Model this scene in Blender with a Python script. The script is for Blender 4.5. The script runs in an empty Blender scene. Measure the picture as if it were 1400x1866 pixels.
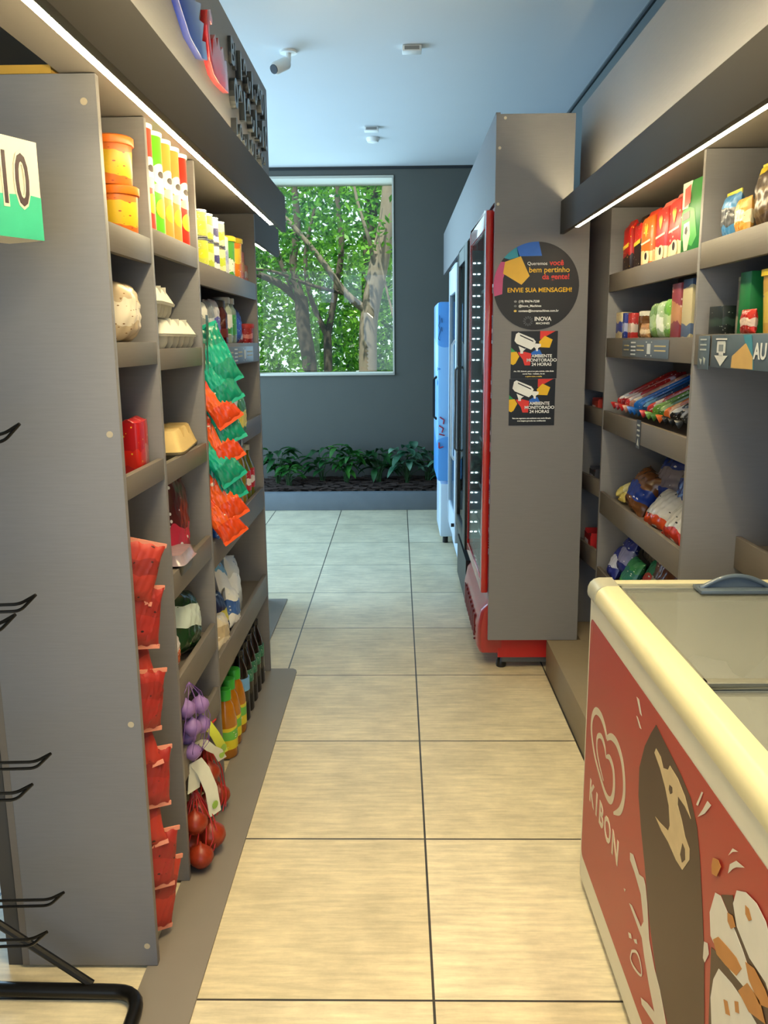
import bpy, bmesh, math, random
from mathutils import Vector, Matrix
random.seed(7)
PI = math.pi
S = bpy.context.scene
C = S.collection
rad = math.radians

# ------------------------------------------------------------------ camera
def add_camera():
    f, pitch, yaw, roll = 1539.6, .199848, -.0178426, .0087578
    cp, sp, cy, sy = math.cos(pitch), math.sin(pitch), math.cos(yaw), math.sin(yaw)
    fw = Vector((sy*cp, cy*cp, -sp)); rt = Vector((cy, -sy, 0)); dn = fw.cross(rt)
    r = rt*math.cos(roll)+dn*math.sin(roll); d = -rt*math.sin(roll)+dn*math.cos(roll)
    cd = bpy.data.cameras.new('camera'); co = bpy.data.objects.new('camera', cd); C.objects.link(co)
    m = Matrix((r, -d, -fw)).transposed().to_4x4(); m.translation = Vector((0, 0, 1.45))
    co.matrix_world = m
    cd.sensor_fit = 'HORIZONTAL'; cd.sensor_width = 36; cd.lens = f/1400*36
    cd.clip_start = .02; cd.clip_end = 200
    S.camera = co
add_camera()

# ------------------------------------------------------------------ world, lights, exposure
S.view_settings.view_transform = 'Standard'; S.view_settings.look = 'None'
S.view_settings.gamma = 1; S.view_settings.exposure = 0.0; S.view_settings.use_curve_mapping = False
W = bpy.data.worlds.new('world'); S.world = W; W.use_nodes = True
bg = W.node_tree.nodes['Background']
bg.inputs[0].default_value = (.80, .93, 1, 1); bg.inputs[1].default_value = 1.7
def area(name, loc, rot, sx, sy, power, col, spread=180):
    l = bpy.data.lights.new(name, 'AREA'); l.shape = 'RECTANGLE'; l.size = sx; l.size_y = sy
    l.energy = power; l.color = col; l.spread = rad(spread)
    o = bpy.data.objects.new(name, l); C.objects.link(o); o.location = loc; o.rotation_euler = rot
    return o
# daylight through the shop front behind the camera, through the side glazing at the back, and the room's ceiling light
area('shopfront_daylight', (-.1, -1.9, 1.7), (rad(90), 0, 0), 3.0, 2.2, 24, (.42, .62, 1))
area('side_window_daylight', (-2.75, 5.9, 1.5), (0, rad(-90), 0), 2.3, 2.9, 150, (.38, .68, 1))
area('window_daylight', (-.65, 8.12, 2.0), (rad(-90), 0, 0), 1.2, 1.6, 16, (.50, .80, 1))
area('ceiling_lamp_light', (.12, 1.2, 2.90), (0, 0, 0), .5, 1.6, 29, (1, .80, .46), 105)
sun = bpy.data.lights.new('sun', 'SUN'); sun.energy = 9.0; sun.angle = rad(1); sun.color = (1, .95, .82)
so = bpy.data.objects.new('sun', sun); C.objects.link(so); so.rotation_euler = (rad(28), rad(-12), 0)
LED_DOWN = 90.0; LED_UP = 120.0
LEDC = (1, .83, .50, 1)

# ------------------------------------------------------------------ materials
def lin(c):
    if isinstance(c, str):
        c = tuple(int(c[i:i+2], 16)/255 for i in (0, 2, 4))
    return tuple((x/12.92 if x <= .04045 else ((x+.055)/1.055)**2.4) for x in c[:3])+(1,)
MC = {}
def N(nt, t, **k):
    n = nt.nodes.new(t)
    for a, b in k.items(): setattr(n, a, b)
    return n
def mat(c, rough=.5, metal=0, var=.08, scale=30, bump=0, emit=None, es=0, trans=0, ior=1.45, alpha=1, stretch=None, coat=0, sub=None):
    key = ('m', str(c), rough, metal, var, scale, bump, str(emit), es, trans, alpha, str(stretch), coat)
    if key in MC: return MC[key]
    m = bpy.data.materials.new('mat_%d' % len(MC)); m.use_nodes = True; nt = m.node_tree
    b = nt.nodes['Principled BSDF']; col = lin(c)
    tc = N(nt, 'ShaderNodeTexCoord'); mp = N(nt, 'ShaderNodeMapping'); nz = N(nt, 'ShaderNodeTexNoise')
    nz.inputs['Scale'].default_value = scale; nz.inputs['Detail'].default_value = 4
    if stretch: mp.inputs['Scale'].default_value = stretch
    nt.links.new(tc.outputs['Object'], mp.inputs[0]); nt.links.new(mp.outputs[0], nz.inputs['Vector'])
    mx = N(nt, 'ShaderNodeMix', data_type='RGBA')
    mx.inputs[6].default_value = tuple(x*(1-var) for x in col[:3])+(1,)
    mx.inputs[7].default_value = tuple(min(1, x*(1+var)) for x in col[:3])+(1,)
    nt.links.new(nz.outputs[0], mx.inputs[0]); nt.links.new(mx.outputs[2], b.inputs['Base Color'])
    b.inputs['Roughness'].default_value = rough; b.inputs['Metallic'].default_value = metal
    b.inputs['IOR'].default_value = ior; b.inputs['Transmission Weight'].default_value = trans
    b.inputs['Alpha'].default_value = alpha; b.inputs['Coat Weight'].default_value = coat
    if emit is not None:
        b.inputs['Emission Color'].default_value = emit; b.inputs['Emission Strength'].default_value = es
    if bump:
        bp = N(nt, 'ShaderNodeBump'); bp.inputs['Strength'].default_value = bump; bp.inputs['Distance'].default_value = .002
        nt.links.new(nz.outputs[0], bp.inputs['Height']); nt.links.new(bp.outputs[0], b.inputs['Normal'])
    MC[key] = m; return m
def printed(base, c2, c3, seed=0, lo=.3, hi=.62, rough=.32, blob=3.0, stripe=0, c4=None):
    """packaging print: base colour, a picture zone (c2) between lo and hi of the height, small marks (c3)"""
    key = ('p', base, c2, c3, seed, lo, hi, rough, blob, stripe, c4)
    if key in MC: return MC[key]
    m = bpy.data.materials.new('print_%d' % len(MC)); m.use_nodes = True; nt = m.node_tree
    L = nt.links.new; b = nt.nodes['Principled BSDF']
    tc = N(nt, 'ShaderNodeTexCoord'); sp = N(nt, 'ShaderNodeSeparateXYZ'); L(tc.outputs['Generated'], sp.inputs[0])
    nz = N(nt, 'ShaderNodeTexNoise', noise_dimensions='4D'); nz.inputs['Scale'].default_value = blob; nz.inputs['W'].default_value = seed*1.7; nz.inputs['Detail'].default_value = 1
    L(tc.outputs['Generated'], nz.inputs['Vector'])
    def mth(op, a, bb):
        n = N(nt, 'ShaderNodeMath', operation=op)
        for i, v in enumerate((a, bb)):
            if isinstance(v, (int, float)): n.inputs[i].default_value = v
            else: L(v, n.inputs[i])
        return n.outputs[0]
    zz = mth('ADD', sp.outputs[2], mth('MULTIPLY', mth('SUBTRACT', nz.outputs[0], .5), .35))
    f2 = mth('MULTIPLY', mth('GREATER_THAN', zz, lo), mth('LESS_THAN', zz, hi))
    vo = N(nt, 'ShaderNodeTexVoronoi', voronoi_dimensions='4D'); vo.inputs['Scale'].default_value = blob*2.2; vo.inputs['W'].default_value = seed*2.3+.4
    mp = N(nt, 'ShaderNodeMapping'); mp.inputs['Scale'].default_value = (1, 1, 2.6)
    L(tc.outputs['Generated'], mp.inputs[0]); L(mp.outputs[0], vo.inputs['Vector'])
    f3 = mth('LESS_THAN', vo.outputs['Distance'], .23)
    m1 = N(nt, 'ShaderNodeMix', data_type='RGBA'); m1.inputs[6].default_value = lin(base); m1.inputs[7].default_value = lin(c2); L(f2, m1.inputs[0])
    m2 = N(nt, 'ShaderNodeMix', data_type='RGBA'); L(m1.outputs[2], m2.inputs[6]); m2.inputs[7].default_value = lin(c3); L(f3, m2.inputs[0])
    out = m2
    if c4:
        f4 = mth('GREATER_THAN', zz, .86)
        m3 = N(nt, 'ShaderNodeMix', data_type='RGBA'); L(m2.outputs[2], m3.inputs[6]); m3.inputs[7].default_value = lin(c4); L(f4, m3.inputs[0]); out = m3
    L(out.outputs[2], b.inputs['Base Color']); b.inputs['Roughness'].default_value = rough
    MC[key] = m; return m
def glass(tint='EEF6F6', rough=.02, fac=.12, fixed=False):
    key = ('g', tint, rough, fac, fixed)
    if key in MC: return MC[key]
    m = bpy.data.materials.new('pane_%d' % len(MC)); m.use_nodes = True; nt = m.node_tree; L = nt.links.new
    nt.nodes.remove(nt.nodes['Principled BSDF']); out = [n for n in nt.nodes if n.type == 'OUTPUT_MATERIAL'][0]
    t = N(nt, 'ShaderNodeBsdfTransparent'); t.inputs[0].default_value = lin(tint)
    g = N(nt, 'ShaderNodeBsdfGlossy'); g.inputs['Roughness'].default_value = rough
    fr = N(nt, 'ShaderNodeFresnel'); fr.inputs[0].default_value = 1.45
    ad = N(nt, 'ShaderNodeMath', operation='ADD'); ad.inputs[1].default_value = fac; L(fr.outputs[0], ad.inputs[0])
    mx = N(nt, 'ShaderNodeMixShader'); (L(ad.outputs[0], mx.inputs[0]) if not fixed else setattr(mx.inputs[0], 'default_value', fac)); L(t.outputs[0], mx.inputs[1]); L(g.outputs[0], mx.inputs[2]); L(mx.outputs[0], out.inputs[0])
    MC[key] = m; return m
def floor_mat():
    m = bpy.data.materials.new('floor_tiles'); m.use_nodes = True; nt = m.node_tree; L = nt.links.new
    b = nt.nodes['Principled BSDF']; tc = N(nt, 'ShaderNodeTexCoord'); mp = N(nt, 'ShaderNodeMapping')
    mp.inputs['Location'].default_value = (-.0727+10*.5748, -1.6396+6*.6268, 0)
    br = N(nt, 'ShaderNodeTexBrick'); br.offset = 0; br.squash = 1
    br.inputs['Scale'].default_value = 1; br.inputs['Brick Width'].default_value = .5748; br.inputs['Row Height'].default_value = .6268
    br.inputs['Mortar Size'].default_value = .0032; br.inputs['Mortar Smooth'].default_value = .1
    br.inputs['Color1'].default_value = lin('E0D4B4'); br.inputs['Color2'].default_value = lin('D6C8A4'); br.inputs['Mortar'].default_value = lin('3A342A')
    L(tc.outputs['Object'], mp.inputs[0]); L(mp.outputs[0], br.inputs['Vector'])
    ms = N(nt, 'ShaderNodeMapping'); ms.inputs['Scale'].default_value = (3, 26, 1); L(tc.outputs['Object'], ms.inputs[0])
    n1 = N(nt, 'ShaderNodeTexNoise'); n1.inputs['Scale'].default_value = 2.2; n1.inputs['Detail'].default_value = 6; n1.inputs['Roughness'].default_value = .65; L(ms.outputs[0], n1.inputs['Vector'])
    n2 = N(nt, 'ShaderNodeTexNoise'); n2.inputs['Scale'].default_value = 4.5; n2.inputs['Detail'].default_value = 7; n2.inputs['Roughness'].default_value = .7; L(tc.outputs['Object'], n2.inputs['Vector'])
    r1 = N(nt, 'ShaderNodeMapRange'); r1.inputs[1].default_value = .36; r1.inputs[2].default_value = .64; r1.inputs[3].default_value = .80; r1.inputs[4].default_value = 1.06; L(n1.outputs[0], r1.inputs[0])
    r2 = N(nt, 'ShaderNodeMapRange'); r2.inputs[1].default_value = .32; r2.inputs[2].default_value = .62; r2.inputs[3].default_value = .80; r2.inputs[4].default_value = 1.05; L(n2.outputs[0], r2.inputs[0])
    mu = N(nt, 'ShaderNodeMath', operation='MULTIPLY'); L(r1.outputs[0], mu.inputs[0]); L(r2.outputs[0], mu.inputs[1])
    vm = N(nt, 'ShaderNodeVectorMath', operation='SCALE'); L(br.outputs[0], vm.inputs[0]); L(mu.outputs[0], vm.inputs['Scale'])
    L(vm.outputs[0], b.inputs['Base Color']); b.inputs['Roughness'].default_value = .42
    bp = N(nt, 'ShaderNodeBump'); bp.inputs['Strength'].default_value = .35; bp.inputs['Distance'].default_value = .003; bp.invert = True
    L(br.outputs['Fac'], bp.inputs['Height']); L(bp.outputs[0], b.inputs['Normal'])
    return m
def leaf_mat(c1, c2, tr=.45):
    key = ('leaf', c1, c2)
    if key in MC: return MC[key]
    m = bpy.data.materials.new('leaf_%d' % len(MC)); m.use_nodes = True; nt = m.node_tree; L = nt.links.new
    nt.nodes.remove(nt.nodes['Principled BSDF']); out = [n for n in nt.nodes if n.type == 'OUTPUT_MATERIAL'][0]
    tc = N(nt, 'ShaderNodeTexCoord'); nz = N(nt, 'ShaderNodeTexNoise'); nz.inputs['Scale'].default_value = 5; nz.inputs['Detail'].default_value = 5; L(tc.outputs['Object'], nz.inputs['Vector'])
    cr = N(nt, 'ShaderNodeValToRGB'); cr.color_ramp.elements[0].position = .38; cr.color_ramp.elements[1].position = .62
    cr.color_ramp.elements[0].color = lin(c1); cr.color_ramp.elements[1].color = lin(c2); L(nz.outputs[0], cr.inputs[0])
    d = N(nt, 'ShaderNodeBsdfPrincipled'); d.inputs['Roughness'].default_value = .4; t = N(nt, 'ShaderNodeBsdfTranslucent')
    L(cr.outputs[0], d.inputs[0]); L(cr.outputs[0], t.inputs[0])
    mx = N(nt, 'ShaderNodeMixShader'); mx.inputs[0].default_value = tr; L(d.outputs[0], mx.inputs[1]); L(t.outputs[0], mx.inputs[2]); L(mx.outputs[0], out.inputs[0])
    MC[key] = m; return m

LAM = lambda: mat('7C7A7A', .5, var=.07, scale=14, bump=.12, stretch=(1, 1, 14))     # grey linen laminate
LAMF = lambda: mat('6B645C', .5, var=.05, scale=14, bump=.10, stretch=(1, 1, 14))
LAMD = lambda: mat('48433B', .6, var=.05, scale=10)
CHAR = lambda: mat('4A4642', .5, var=.05, scale=10)
BLACK = lambda: mat('101214', .35, var=.05)
WHITE = lambda: mat('E8E8E2', .35, var=.03)
RED = lambda: mat('B4201C', .35, var=.04)
LEDM = mat('FFF4DC', .5, var=.0, emit=LEDC, es=LED_DOWN)
LEDU = mat('FFF4DD', .5, var=.0, emit=LEDC, es=LED_UP)

# ------------------------------------------------------------------ mesh tools
class G:
    def __init__(s): s.v = []; s.f = []; s.m = []
    def add(s, v, f, m=0):
        o = len(s.v); s.v += [tuple(x) for x in v]; s.f += [tuple(i+o for i in q) for q in f]; s.m += [m]*len(f); return s
    def box(s, x0, x1, y0, y1, z0, z1, m=0):
        return s.add([(x0,y0,z0),(x1,y0,z0),(x1,y1,z0),(x0,y1,z0),(x0,y0,z1),(x1,y0,z1),(x1,y1,z1),(x0,y1,z1)],
                     [(0,3,2,1),(4,5,6,7),(0,1,5,4),(1,2,6,5),(2,3,7,6),(3,0,4,7)], m)
    def lathe(s, prof, n=20, m=0, c=(0, 0, 0), sq=1.0, ms=None):
        k = len(prof); v = []; f = []; mm = []
        for r, z in prof:
            for i in range(n):
                a = 2*PI*i/n; v.append((c[0]+r*math.cos(a), c[1]+r*sq*math.sin(a), c[2]+z))
        for j in range(k-1):
            for i in range(n):
                f.append((j*n+i, j*n+(i+1) % n, (j+1)*n+(i+1) % n, (j+1)*n+i)); mm.append(ms[j] if ms else m)
        f.append(tuple(range(n-1, -1, -1))); mm.append(ms[0] if ms else m)
        f.append(tuple((k-1)*n+i for i in range(n))); mm.append(ms[-1] if ms else m)
        o = len(s.v); s.v += v; s.f += [tuple(i+o for i in q) for q in f]; s.m += mm; return s
    def loft(s, secs, m=0, r=.25, c=(0, 0, 0)):
        """rounded-rectangle sections (z, width x, depth y)"""
        n = 16; v = []; f = []
        for z, w, d in secs:
            for i in range(n):
                a = 2*PI*(i+.5)/n; cx, cy = math.cos(a), math.sin(a); e = 2/ (2+ (1-r)*8)
                v.append((c[0]+w/2*math.copysign(abs(cx)**e, cx), c[1]+d/2*math.copysign(abs(cy)**e, cy), c[2]+z))
        for j in range(len(secs)-1):
            for i in range(n): f.append((j*n+i, j*n+(i+1) % n, (j+1)*n+(i+1) % n, (j+1)*n+i))
        f.append(tuple(range(n-1, -1, -1))); f.append(tuple((len(secs)-1)*n+i for i in range(n)))
        return s.add(v, f, m)
    def tube(s, pts, r, n=8, m=0, close=False):
        pts = [Vector(p) for p in pts]; rr = r if isinstance(r, (list, tuple)) else [r]*len(pts)
        v = []; f = []; k = len(pts); up = None
        for i, p in enumerate(pts):
            a = pts[(i-1) % k] if (i > 0 or close) else p; b = pts[(i+1) % k] if (i < k-1 or close) else p
            t = (b-a).normalized()
            if up is None: up = t.orthogonal().normalized()
            up = (up - t*up.dot(t)).normalized(); q = t.cross(up)
            for j in range(n):
                an = 2*PI*j/n; v.append(p+(up*math.cos(an)+q*math.sin(an))*rr[i])
        for i in range(k if close else k-1):
            for j in range(n): f.append((i*n+j, i*n+(j+1) % n, ((i+1) % k)*n+(j+1) % n, ((i+1) % k)*n+j))
        if not close: f.append(tuple(range(n-1, -1, -1))); f.append(tuple((k-1)*n+j for j in range(n)))
        return s.add(v, f, m)
    def sphere(s, c, r, m=0, n=14, sq=1.0):
        k = 9; return s.lathe([(max(.0004, r*math.sin(PI*i/k)), -r*sq*math.cos(PI*i/k)) for i in range(k+1)], n, m, c)
    def prism(s, poly, o, rt, up, d, m=0):
        """flat outline (a,b) on the plane o + a*rt + b*up, thickness d along the normal rt x up"""
        o, rt, up = Vector(o), Vector(rt), Vector(up); nn = rt.cross(up)
        k = len(poly); v = [o+rt*a+up*b for a, b in poly]+[o+rt*a+up*b+nn*d for a, b in poly]
        area2 = sum(poly[i][0]*poly[(i+1) % k][1]-poly[(i+1) % k][0]*poly[i][1] for i in range(k))
        ix = list(range(k)) if area2 > 0 else list(range(k-1, -1, -1))
        f = [tuple(i+k for i in ix), tuple(reversed(ix))]+[(ix[i], ix[(i+1) % k], ix[(i+1) % k]+k, ix[i]+k) for i in range(k)]
        return s.add(v, f, m)
    def bag(s, w, h, d, seed=0, m=0, crimp=.012, wr=.16, nu=26, nv=30, lean=0):
        rn = random.Random(seed); ph = [rn.uniform(0, 6.3) for _ in range(8)]
        v = []; f = []
        def P(i, j, sd):
            u = -1+2*i/nu; t = -1+2*j/nv
            e = max(0, 1-abs(u)**2.6)**.55*max(0, 1-abs(t)**(3.2))**.6
            wx = w/2*(1-.06*(1-abs(t)**4)*1.2+.02*math.sin(5*t+ph[0]))
            ed = .35+.65*max(abs(u), abs(t))
            wk = 1+wr*.35*math.sin(3*u+ph[1]+2*t)+wr*.5*ed*math.sin(17*u+ph[2]-6*t)+wr*.45*ed*math.sin(14*t+9*u*t+ph[3])+wr*.4*ed*math.sin(26*u+11*t+ph[4])
            fr = (abs(t)**6)*.10*w*math.sin(9*u+ph[4])*.3
            x = wx*u; z = h/2*(t+1)+.006*math.sin(4*u+ph[5])*(1-abs(t)); y = sd*d/2*e*wk+fr+lean*(t+1)*h/2
            return (x, y, z)
        for sd in (-1, 1):
            o = len(v)
            for j in range(nv+1):
                for i in range(nu+1): v.append(P(i, j, sd))
            for j in range(nv):
                for i in range(nu):
                    q = (o+j*(nu+1)+i, o+j*(nu+1)+i+1, o+(j+1)*(nu+1)+i+1, o+(j+1)*(nu+1)+i)
                    f.append(q if sd < 0 else tuple(reversed(q)))
        return s.add(v, f, m)
    def put(s, M):
        s.v = [tuple(M @ Vector(p)) for p in s.v]; return s

def link(name, me, parent=None):
    o = bpy.data.objects.new(name, me); C.objects.link(o)
    if parent is not None: o.parent = parent
    return o
def wloc(o):
    v = Vector((0, 0, 0))
    while o is not None: v += o.location; o = o.parent
    return v
def part(name, g, ms, parent=None, bev=0, smooth=True, world=True, label=None, ang=38):
    """link the collected shapes as ONE mesh; world=True: shapes were given in world coordinates"""
    me = bpy.data.meshes.new(name); off = wloc(parent) if (world and parent is not None) else Vector((0, 0, 0))
    me.from_pydata([tuple(Vector(p)-off) for p in g.v], [], g.f)
    if not isinstance(ms, (list, tuple)): ms = [ms]
    for m in ms: me.materials.append(m)
    me.polygons.foreach_set('material_index', g.m)
    bm = bmesh.new(); bm.from_mesh(me)
    bmesh.ops.remove_doubles(bm, verts=bm.verts, dist=1e-6)
    if bev: bmesh.ops.bevel(bm, geom=[e for e in bm.edges if len(e.link_faces) == 2 and e.calc_face_angle(0) > .6], offset=bev, segments=2, affect='EDGES', profile=.5, clamp_overlap=True)
    bmesh.ops.triangulate(bm, faces=[f for f in bm.faces if len(f.verts) > 4])
    bm.to_mesh(me); bm.free()
    if smooth:
        me.polygons.foreach_set('use_smooth', [True]*len(me.polygons)); me.set_sharp_from_angle(angle=rad(ang))
    o = link(name, me, parent)
    if label: o['label'] = label
    return o
def tag(o, label, cat, group=None, kind=None):
    o['label'] = label; o['category'] = cat
    if group: o['group'] = group
    if kind: o['kind'] = kind
    return o
def thing(name, label, cat, loc=(0, 0, 0), rz=0, group=None, rot=None):
    o = bpy.data.objects.new(name, None); C.objects.link(o); o.location = loc; o.empty_display_size = .05
    o.rotation_euler = rot if rot else (0, 0, rz)
    return tag(o, label, cat, group)
def solo(name, g, ms, label, cat, group=None, loc=None, rz=0, rot=None, **k):
    """a thing that is one mesh; its shapes are local to its base at loc"""
    o = part(name, g, ms, None, **k)
    if loc is not None: o.location = loc
    o.rotation_euler = rot if rot else (0, 0, rz)
    return tag(o, label, cat, group)
def struct(name, g, m, parent=None, **k):
    o = part(name, g, m, parent, **k)
    if parent is None: o['kind'] = 'structure'
    return o
def dup(root, loc, rz=None, label=None, rot=None, group=None):
    r = root.copy(); C.objects.link(r); r.location = loc
    if rot: r.rotation_euler = rot
    elif rz is not None: r.rotation_euler = (0, 0, rz)
    if label: r['label'] = label
    if group: r['group'] = group
    for ch in list(root.children):
        c = ch.copy(); C.objects.link(c); c.parent = r
        for q in list(ch.children):
            d = q.copy(); C.objects.link(d); d.parent = c
    return r
def text(name, body, size, o, rt, up, m, parent, ext=.0004, align='CENTER', bold=0, sx=1.0, off=0, label=None):
    cu = bpy.data.curves.new(name, 'FONT'); cu.body = body; cu.size = size; cu.align_x = align; cu.align_y = 'CENTER'
    cu.extrude = ext; cu.offset = bold; cu.resolution_u = 3
    t = bpy.data.objects.new(name, cu); C.objects.link(t); dg = bpy.context.evaluated_depsgraph_get()
    me = bpy.data.meshes.new_from_object(t.evaluated_get(dg)); bpy.data.objects.remove(t)
    rt, up, o = Vector(rt), Vector(up), Vector(o); nn = rt.cross(up); w = wloc(parent) if parent is not None else Vector((0, 0, 0))
    for v in me.vertices:
        x, y, z = v.co; v.co = o+rt*x*sx+up*y+nn*(z+off)-w
    me.materials.clear(); me.materials.append(m)
    ob = link(name, me, parent)
    if label: ob['label'] = label
    return ob
XP = ((0, 1, 0), (0, 0, 1))      # plane facing +X (left unit)
XM = ((0, -1, 0), (0, 0, 1))     # plane facing -X (right unit, freezer)
YM = ((1, 0, 0), (0, 0, 1))      # plane facing the camera side

# ------------------------------------------------------------------ room
ZC, YW = 2.94, 7.8
struct('floor', G().box(-3.0, 1.2, -2.5, 8.2, -.05, 0), floor_mat(), smooth=False)
struct('ceiling', G().box(-3.0, 1.2, -2.5, 8.2, ZC, ZC+.05), mat('D6DBDC', .8, var=.02, scale=3), smooth=False)
WM = mat('56564F', .8, var=.05, scale=4, bump=.1)
g = G().box(-3.0, -1.35, YW, 8.2, 0, ZC).box(-.03, 1.2, YW, 8.2, 0, ZC).box(-1.35, -.03, YW, 8.2, 0, 1.145).box(-1.35, -.03, YW, 8.2, 2.865, ZC)
struct('wall_back', g, WM, smooth=False)
struct('wall_right', G().box(1.14, 1.2, -2.5, YW, 0, ZC), mat('5C625F', .8, var=.04, scale=4), smooth=False)
g = G().box(-3.06, -3.0, -2.5, 4.3, 0, ZC).box(-3.06, -3.0, 7.5, 8.0, 0, ZC).box(-3.06, -3.0, 4.3, 7.5, 2.7, ZC).box(-3.06, -3.0, 4.3, 7.5, 0, .25)
struct('wall_left', g, WM, smooth=False)
struct('wall_side', G().box(-.935, -.902, 1.745, 3.60, 0, ZC), mat('4A4640', .8, var=.04, scale=4), smooth=False)
# window in the back wall: thin painted frame, pale sill, pane
w = G().box(-1.35, -.03, 7.775, 8.2, 1.145, 1.165).box(-1.35, -.03, 7.79, 8.2, 2.845, 2.865).box(-.045, -.03, 7.79, 8.2, 1.165, 2.845).box(-1.35, -1.335, 7.79, 8.2, 1.165, 2.845)
win = struct('window_1', w, mat('BDB8A8', .5, var=.03), bev=.002)
part('pane', G().box(-1.335, -.045, 8.17, 8.174, 1.165, 2.845), glass('F4FAF8', 0, 0), win)
struct('trim_1', G().box(1.128, 1.14, -2.5, YW, 2.9, 2.915).box(-3.0, 1.128, 7.788, YW, 2.915, 2.93), mat('23282A', .6, var=.02), smooth=False)
# planter bed at the foot of the back wall
struct('trim_2', G().box(-2.4, .62, 7.24, 7.33, 0, .155), mat('70767A', .85, var=.12, scale=9, bump=.4), bev=.006)
def soil():
    g = G(); n, k = 110, 20; v = []; rn = random.Random(3)
    for j in range(k+1):
        for i in range(n+1):
            v.append((-2.4+3.02*i/n, 7.33+.46*j/k, .15+.05*j/k+rn.uniform(-.018, .018)))
    f = [(j*(n+1)+i, j*(n+1)+i+1, (j+1)*(n+1)+i+1, (j+1)*(n+1)+i) for j in range(k) for i in range(n)]
    g.add(v, f)
    for _ in range(420):
        x, y = rn.uniform(-1.5, .55), rn.uniform(7.35, 7.76); a = rn.uniform(-.5, .5); l = rn.uniform(.02, .06)
        z = .165+.05*(y-7.33)/.46
        g.tube([(x-l*math.cos(a), y-l*math.sin(a)*.5, z+rn.uniform(0, .015)), (x+l*math.cos(a), y+l*math.sin(a)*.5, z+rn.uniform(0, .015))], rn.uniform(.004, .009), 5)
    o = part('planting_soil', g, mat('3A2C24', .9, var=.5, scale=25, bump=.5))
    tag(o, 'dark bark mulch and soil filling the bed along the back wall', 'soil', kind='stuff')
soil()
def leaf(g, o, dirv, l, wd, m=0, droop=.5):
    """one curved, pointed leaf blade starting at o"""
    o, d = Vector(o), Vector(dirv).normalized(); sd = d.cross(Vector((0, 0, 1)))
    sd = sd.normalized() if sd.length > .01 else Vector((1, 0, 0)); v = []; f = []; k = 6
    for i in range(k+1):
        t = i/k; c = o+d*l*t-Vector((0, 0, 1))*droop*l*t*t; hw = wd/2*math.sin(PI*min(1, t*.92+.06))**.8*(1 if i < k else .05)
        nrm = Vector((0, 0, 1))*hw*.35
        v += [c-sd*hw+nrm, c, c+sd*hw+nrm]
    for i in range(k):
        for j in (0, 1): a = i*3+j; f.append((a, a+1, a+4, a+3))
    g.add(v, f, m)
PL = [leaf_mat('14401C', '2C6A2C', .25), leaf_mat('1F5A22', '46862F', .25), leaf_mat('2B5F44', '7FA58A', .25)]
def plant(x, y, h, n, seed, label, mi, ln=.15, wd=.055, spread=1.0):
    rn = random.Random(seed); t = thing('garden_plant', label, 'plant', (x, y, .2), 0, 'low leafy plants in the bed under the window')
    gs, gl = G(), G()
    for k in range(n):
        a = rn.uniform(0, 2*PI); hh = h*rn.uniform(.35, 1); rr = rn.uniform(.02, .12)*spread
        tip = (x+rr*math.cos(a), y+rr*math.sin(a)*.6, .2+hh)
        gs.tube([(x+rn.uniform(-.02, .02), y, .17), (x+rr*.4*math.cos(a), y+rr*.3*math.sin(a), .2+hh*.6), tip], [.004, .003, .002], 5)
        for q in range(2):
            b = a+rn.uniform(-1.3, 1.3); leaf(gl, tip, (math.cos(b), math.sin(b)*.7-.15, rn.uniform(-.1, .7)), ln*rn.uniform(.7, 1.2), wd*rn.uniform(.8, 1.25), 0, rn.uniform(.2, .8))
    part('stems', gs, mat('2B4A22', .6), t); part('foliage', gl, PL[mi], t)
plant(-1.10, 7.56, .30, 22, 1, 'dark green leafy plant at the left end of the bed, beside the shelving', 0)
plant(-.98, 7.44, .16, 14, 2, 'small bright-leaved plant leaning over the kerb at the bed\'s left end', 1, .11)
plant(-.70, 7.60, .30, 13, 3, 'dark broad-leaved plant between the left end and the tall pale-green one', 0, .16, .06)
plant(-.47, 7.55, .32, 24, 4, 'bushy plant with upright mid-green leaves, left of the bed\'s middle', 1, .15, .05)
plant(-.18, 7.60, .30, 22, 5, 'dark glossy plant in the middle of the bed', 0, .16, .065)
plant(.07, 7.55, .30, 22, 6, 'broad grey-green plant right of the bed\'s middle', 2, .14, .07)
plant(.27, 7.62, .32, 14, 7, 'tall thin plant with one leaf raised above the rest, near the coolers', 1, .13, .05)
plant(.42, 7.50, .20, 18, 8, 'low plant with pale spotted leaves at the right end of the bed', 2, .10, .06)

# ------------------------------------------------------------------ garden outside the window
solo('garden_ground', G().box(-9, 9, 8.22, 26, -.3, -.02), mat('5B6B3C', .9, var=.3, scale=3), 'green garden ground seen outside through the window', 'ground')
bpy.data.objects['garden_ground']['kind'] = 'stuff'
BARK = lambda: mat('7C7060', .8, var=.3, scale=14, bump=.6, stretch=(1, 1, .35))
BARKD = lambda: mat('4C4438', .85, var=.3, scale=14, bump=.6, stretch=(1, 1, .35))
def limb(g, pts, r):
    """smoothed limb through points with per-point radii"""
    P, R = [], []
    n = len(pts)
    for i in range(n-1):
        p0, p1, p2, p3 = (Vector(pts[max(0, i-1)]), Vector(pts[i]), Vector(pts[i+1]), Vector(pts[min(n-1, i+2)]))
        for k in range(6):
            t = k/6; P.append(.5*((2*p1)+(p2-p0)*t+(2*p0-5*p1+4*p2-p3)*t*t+(3*p1-p0-3*p2+p3)*t**3)); R.append(r[i]*(1-t)+r[i+1]*t)
    P.append(Vector(pts[-1])); R.append(r[-1]); g.tube(P, R, 10)
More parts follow.
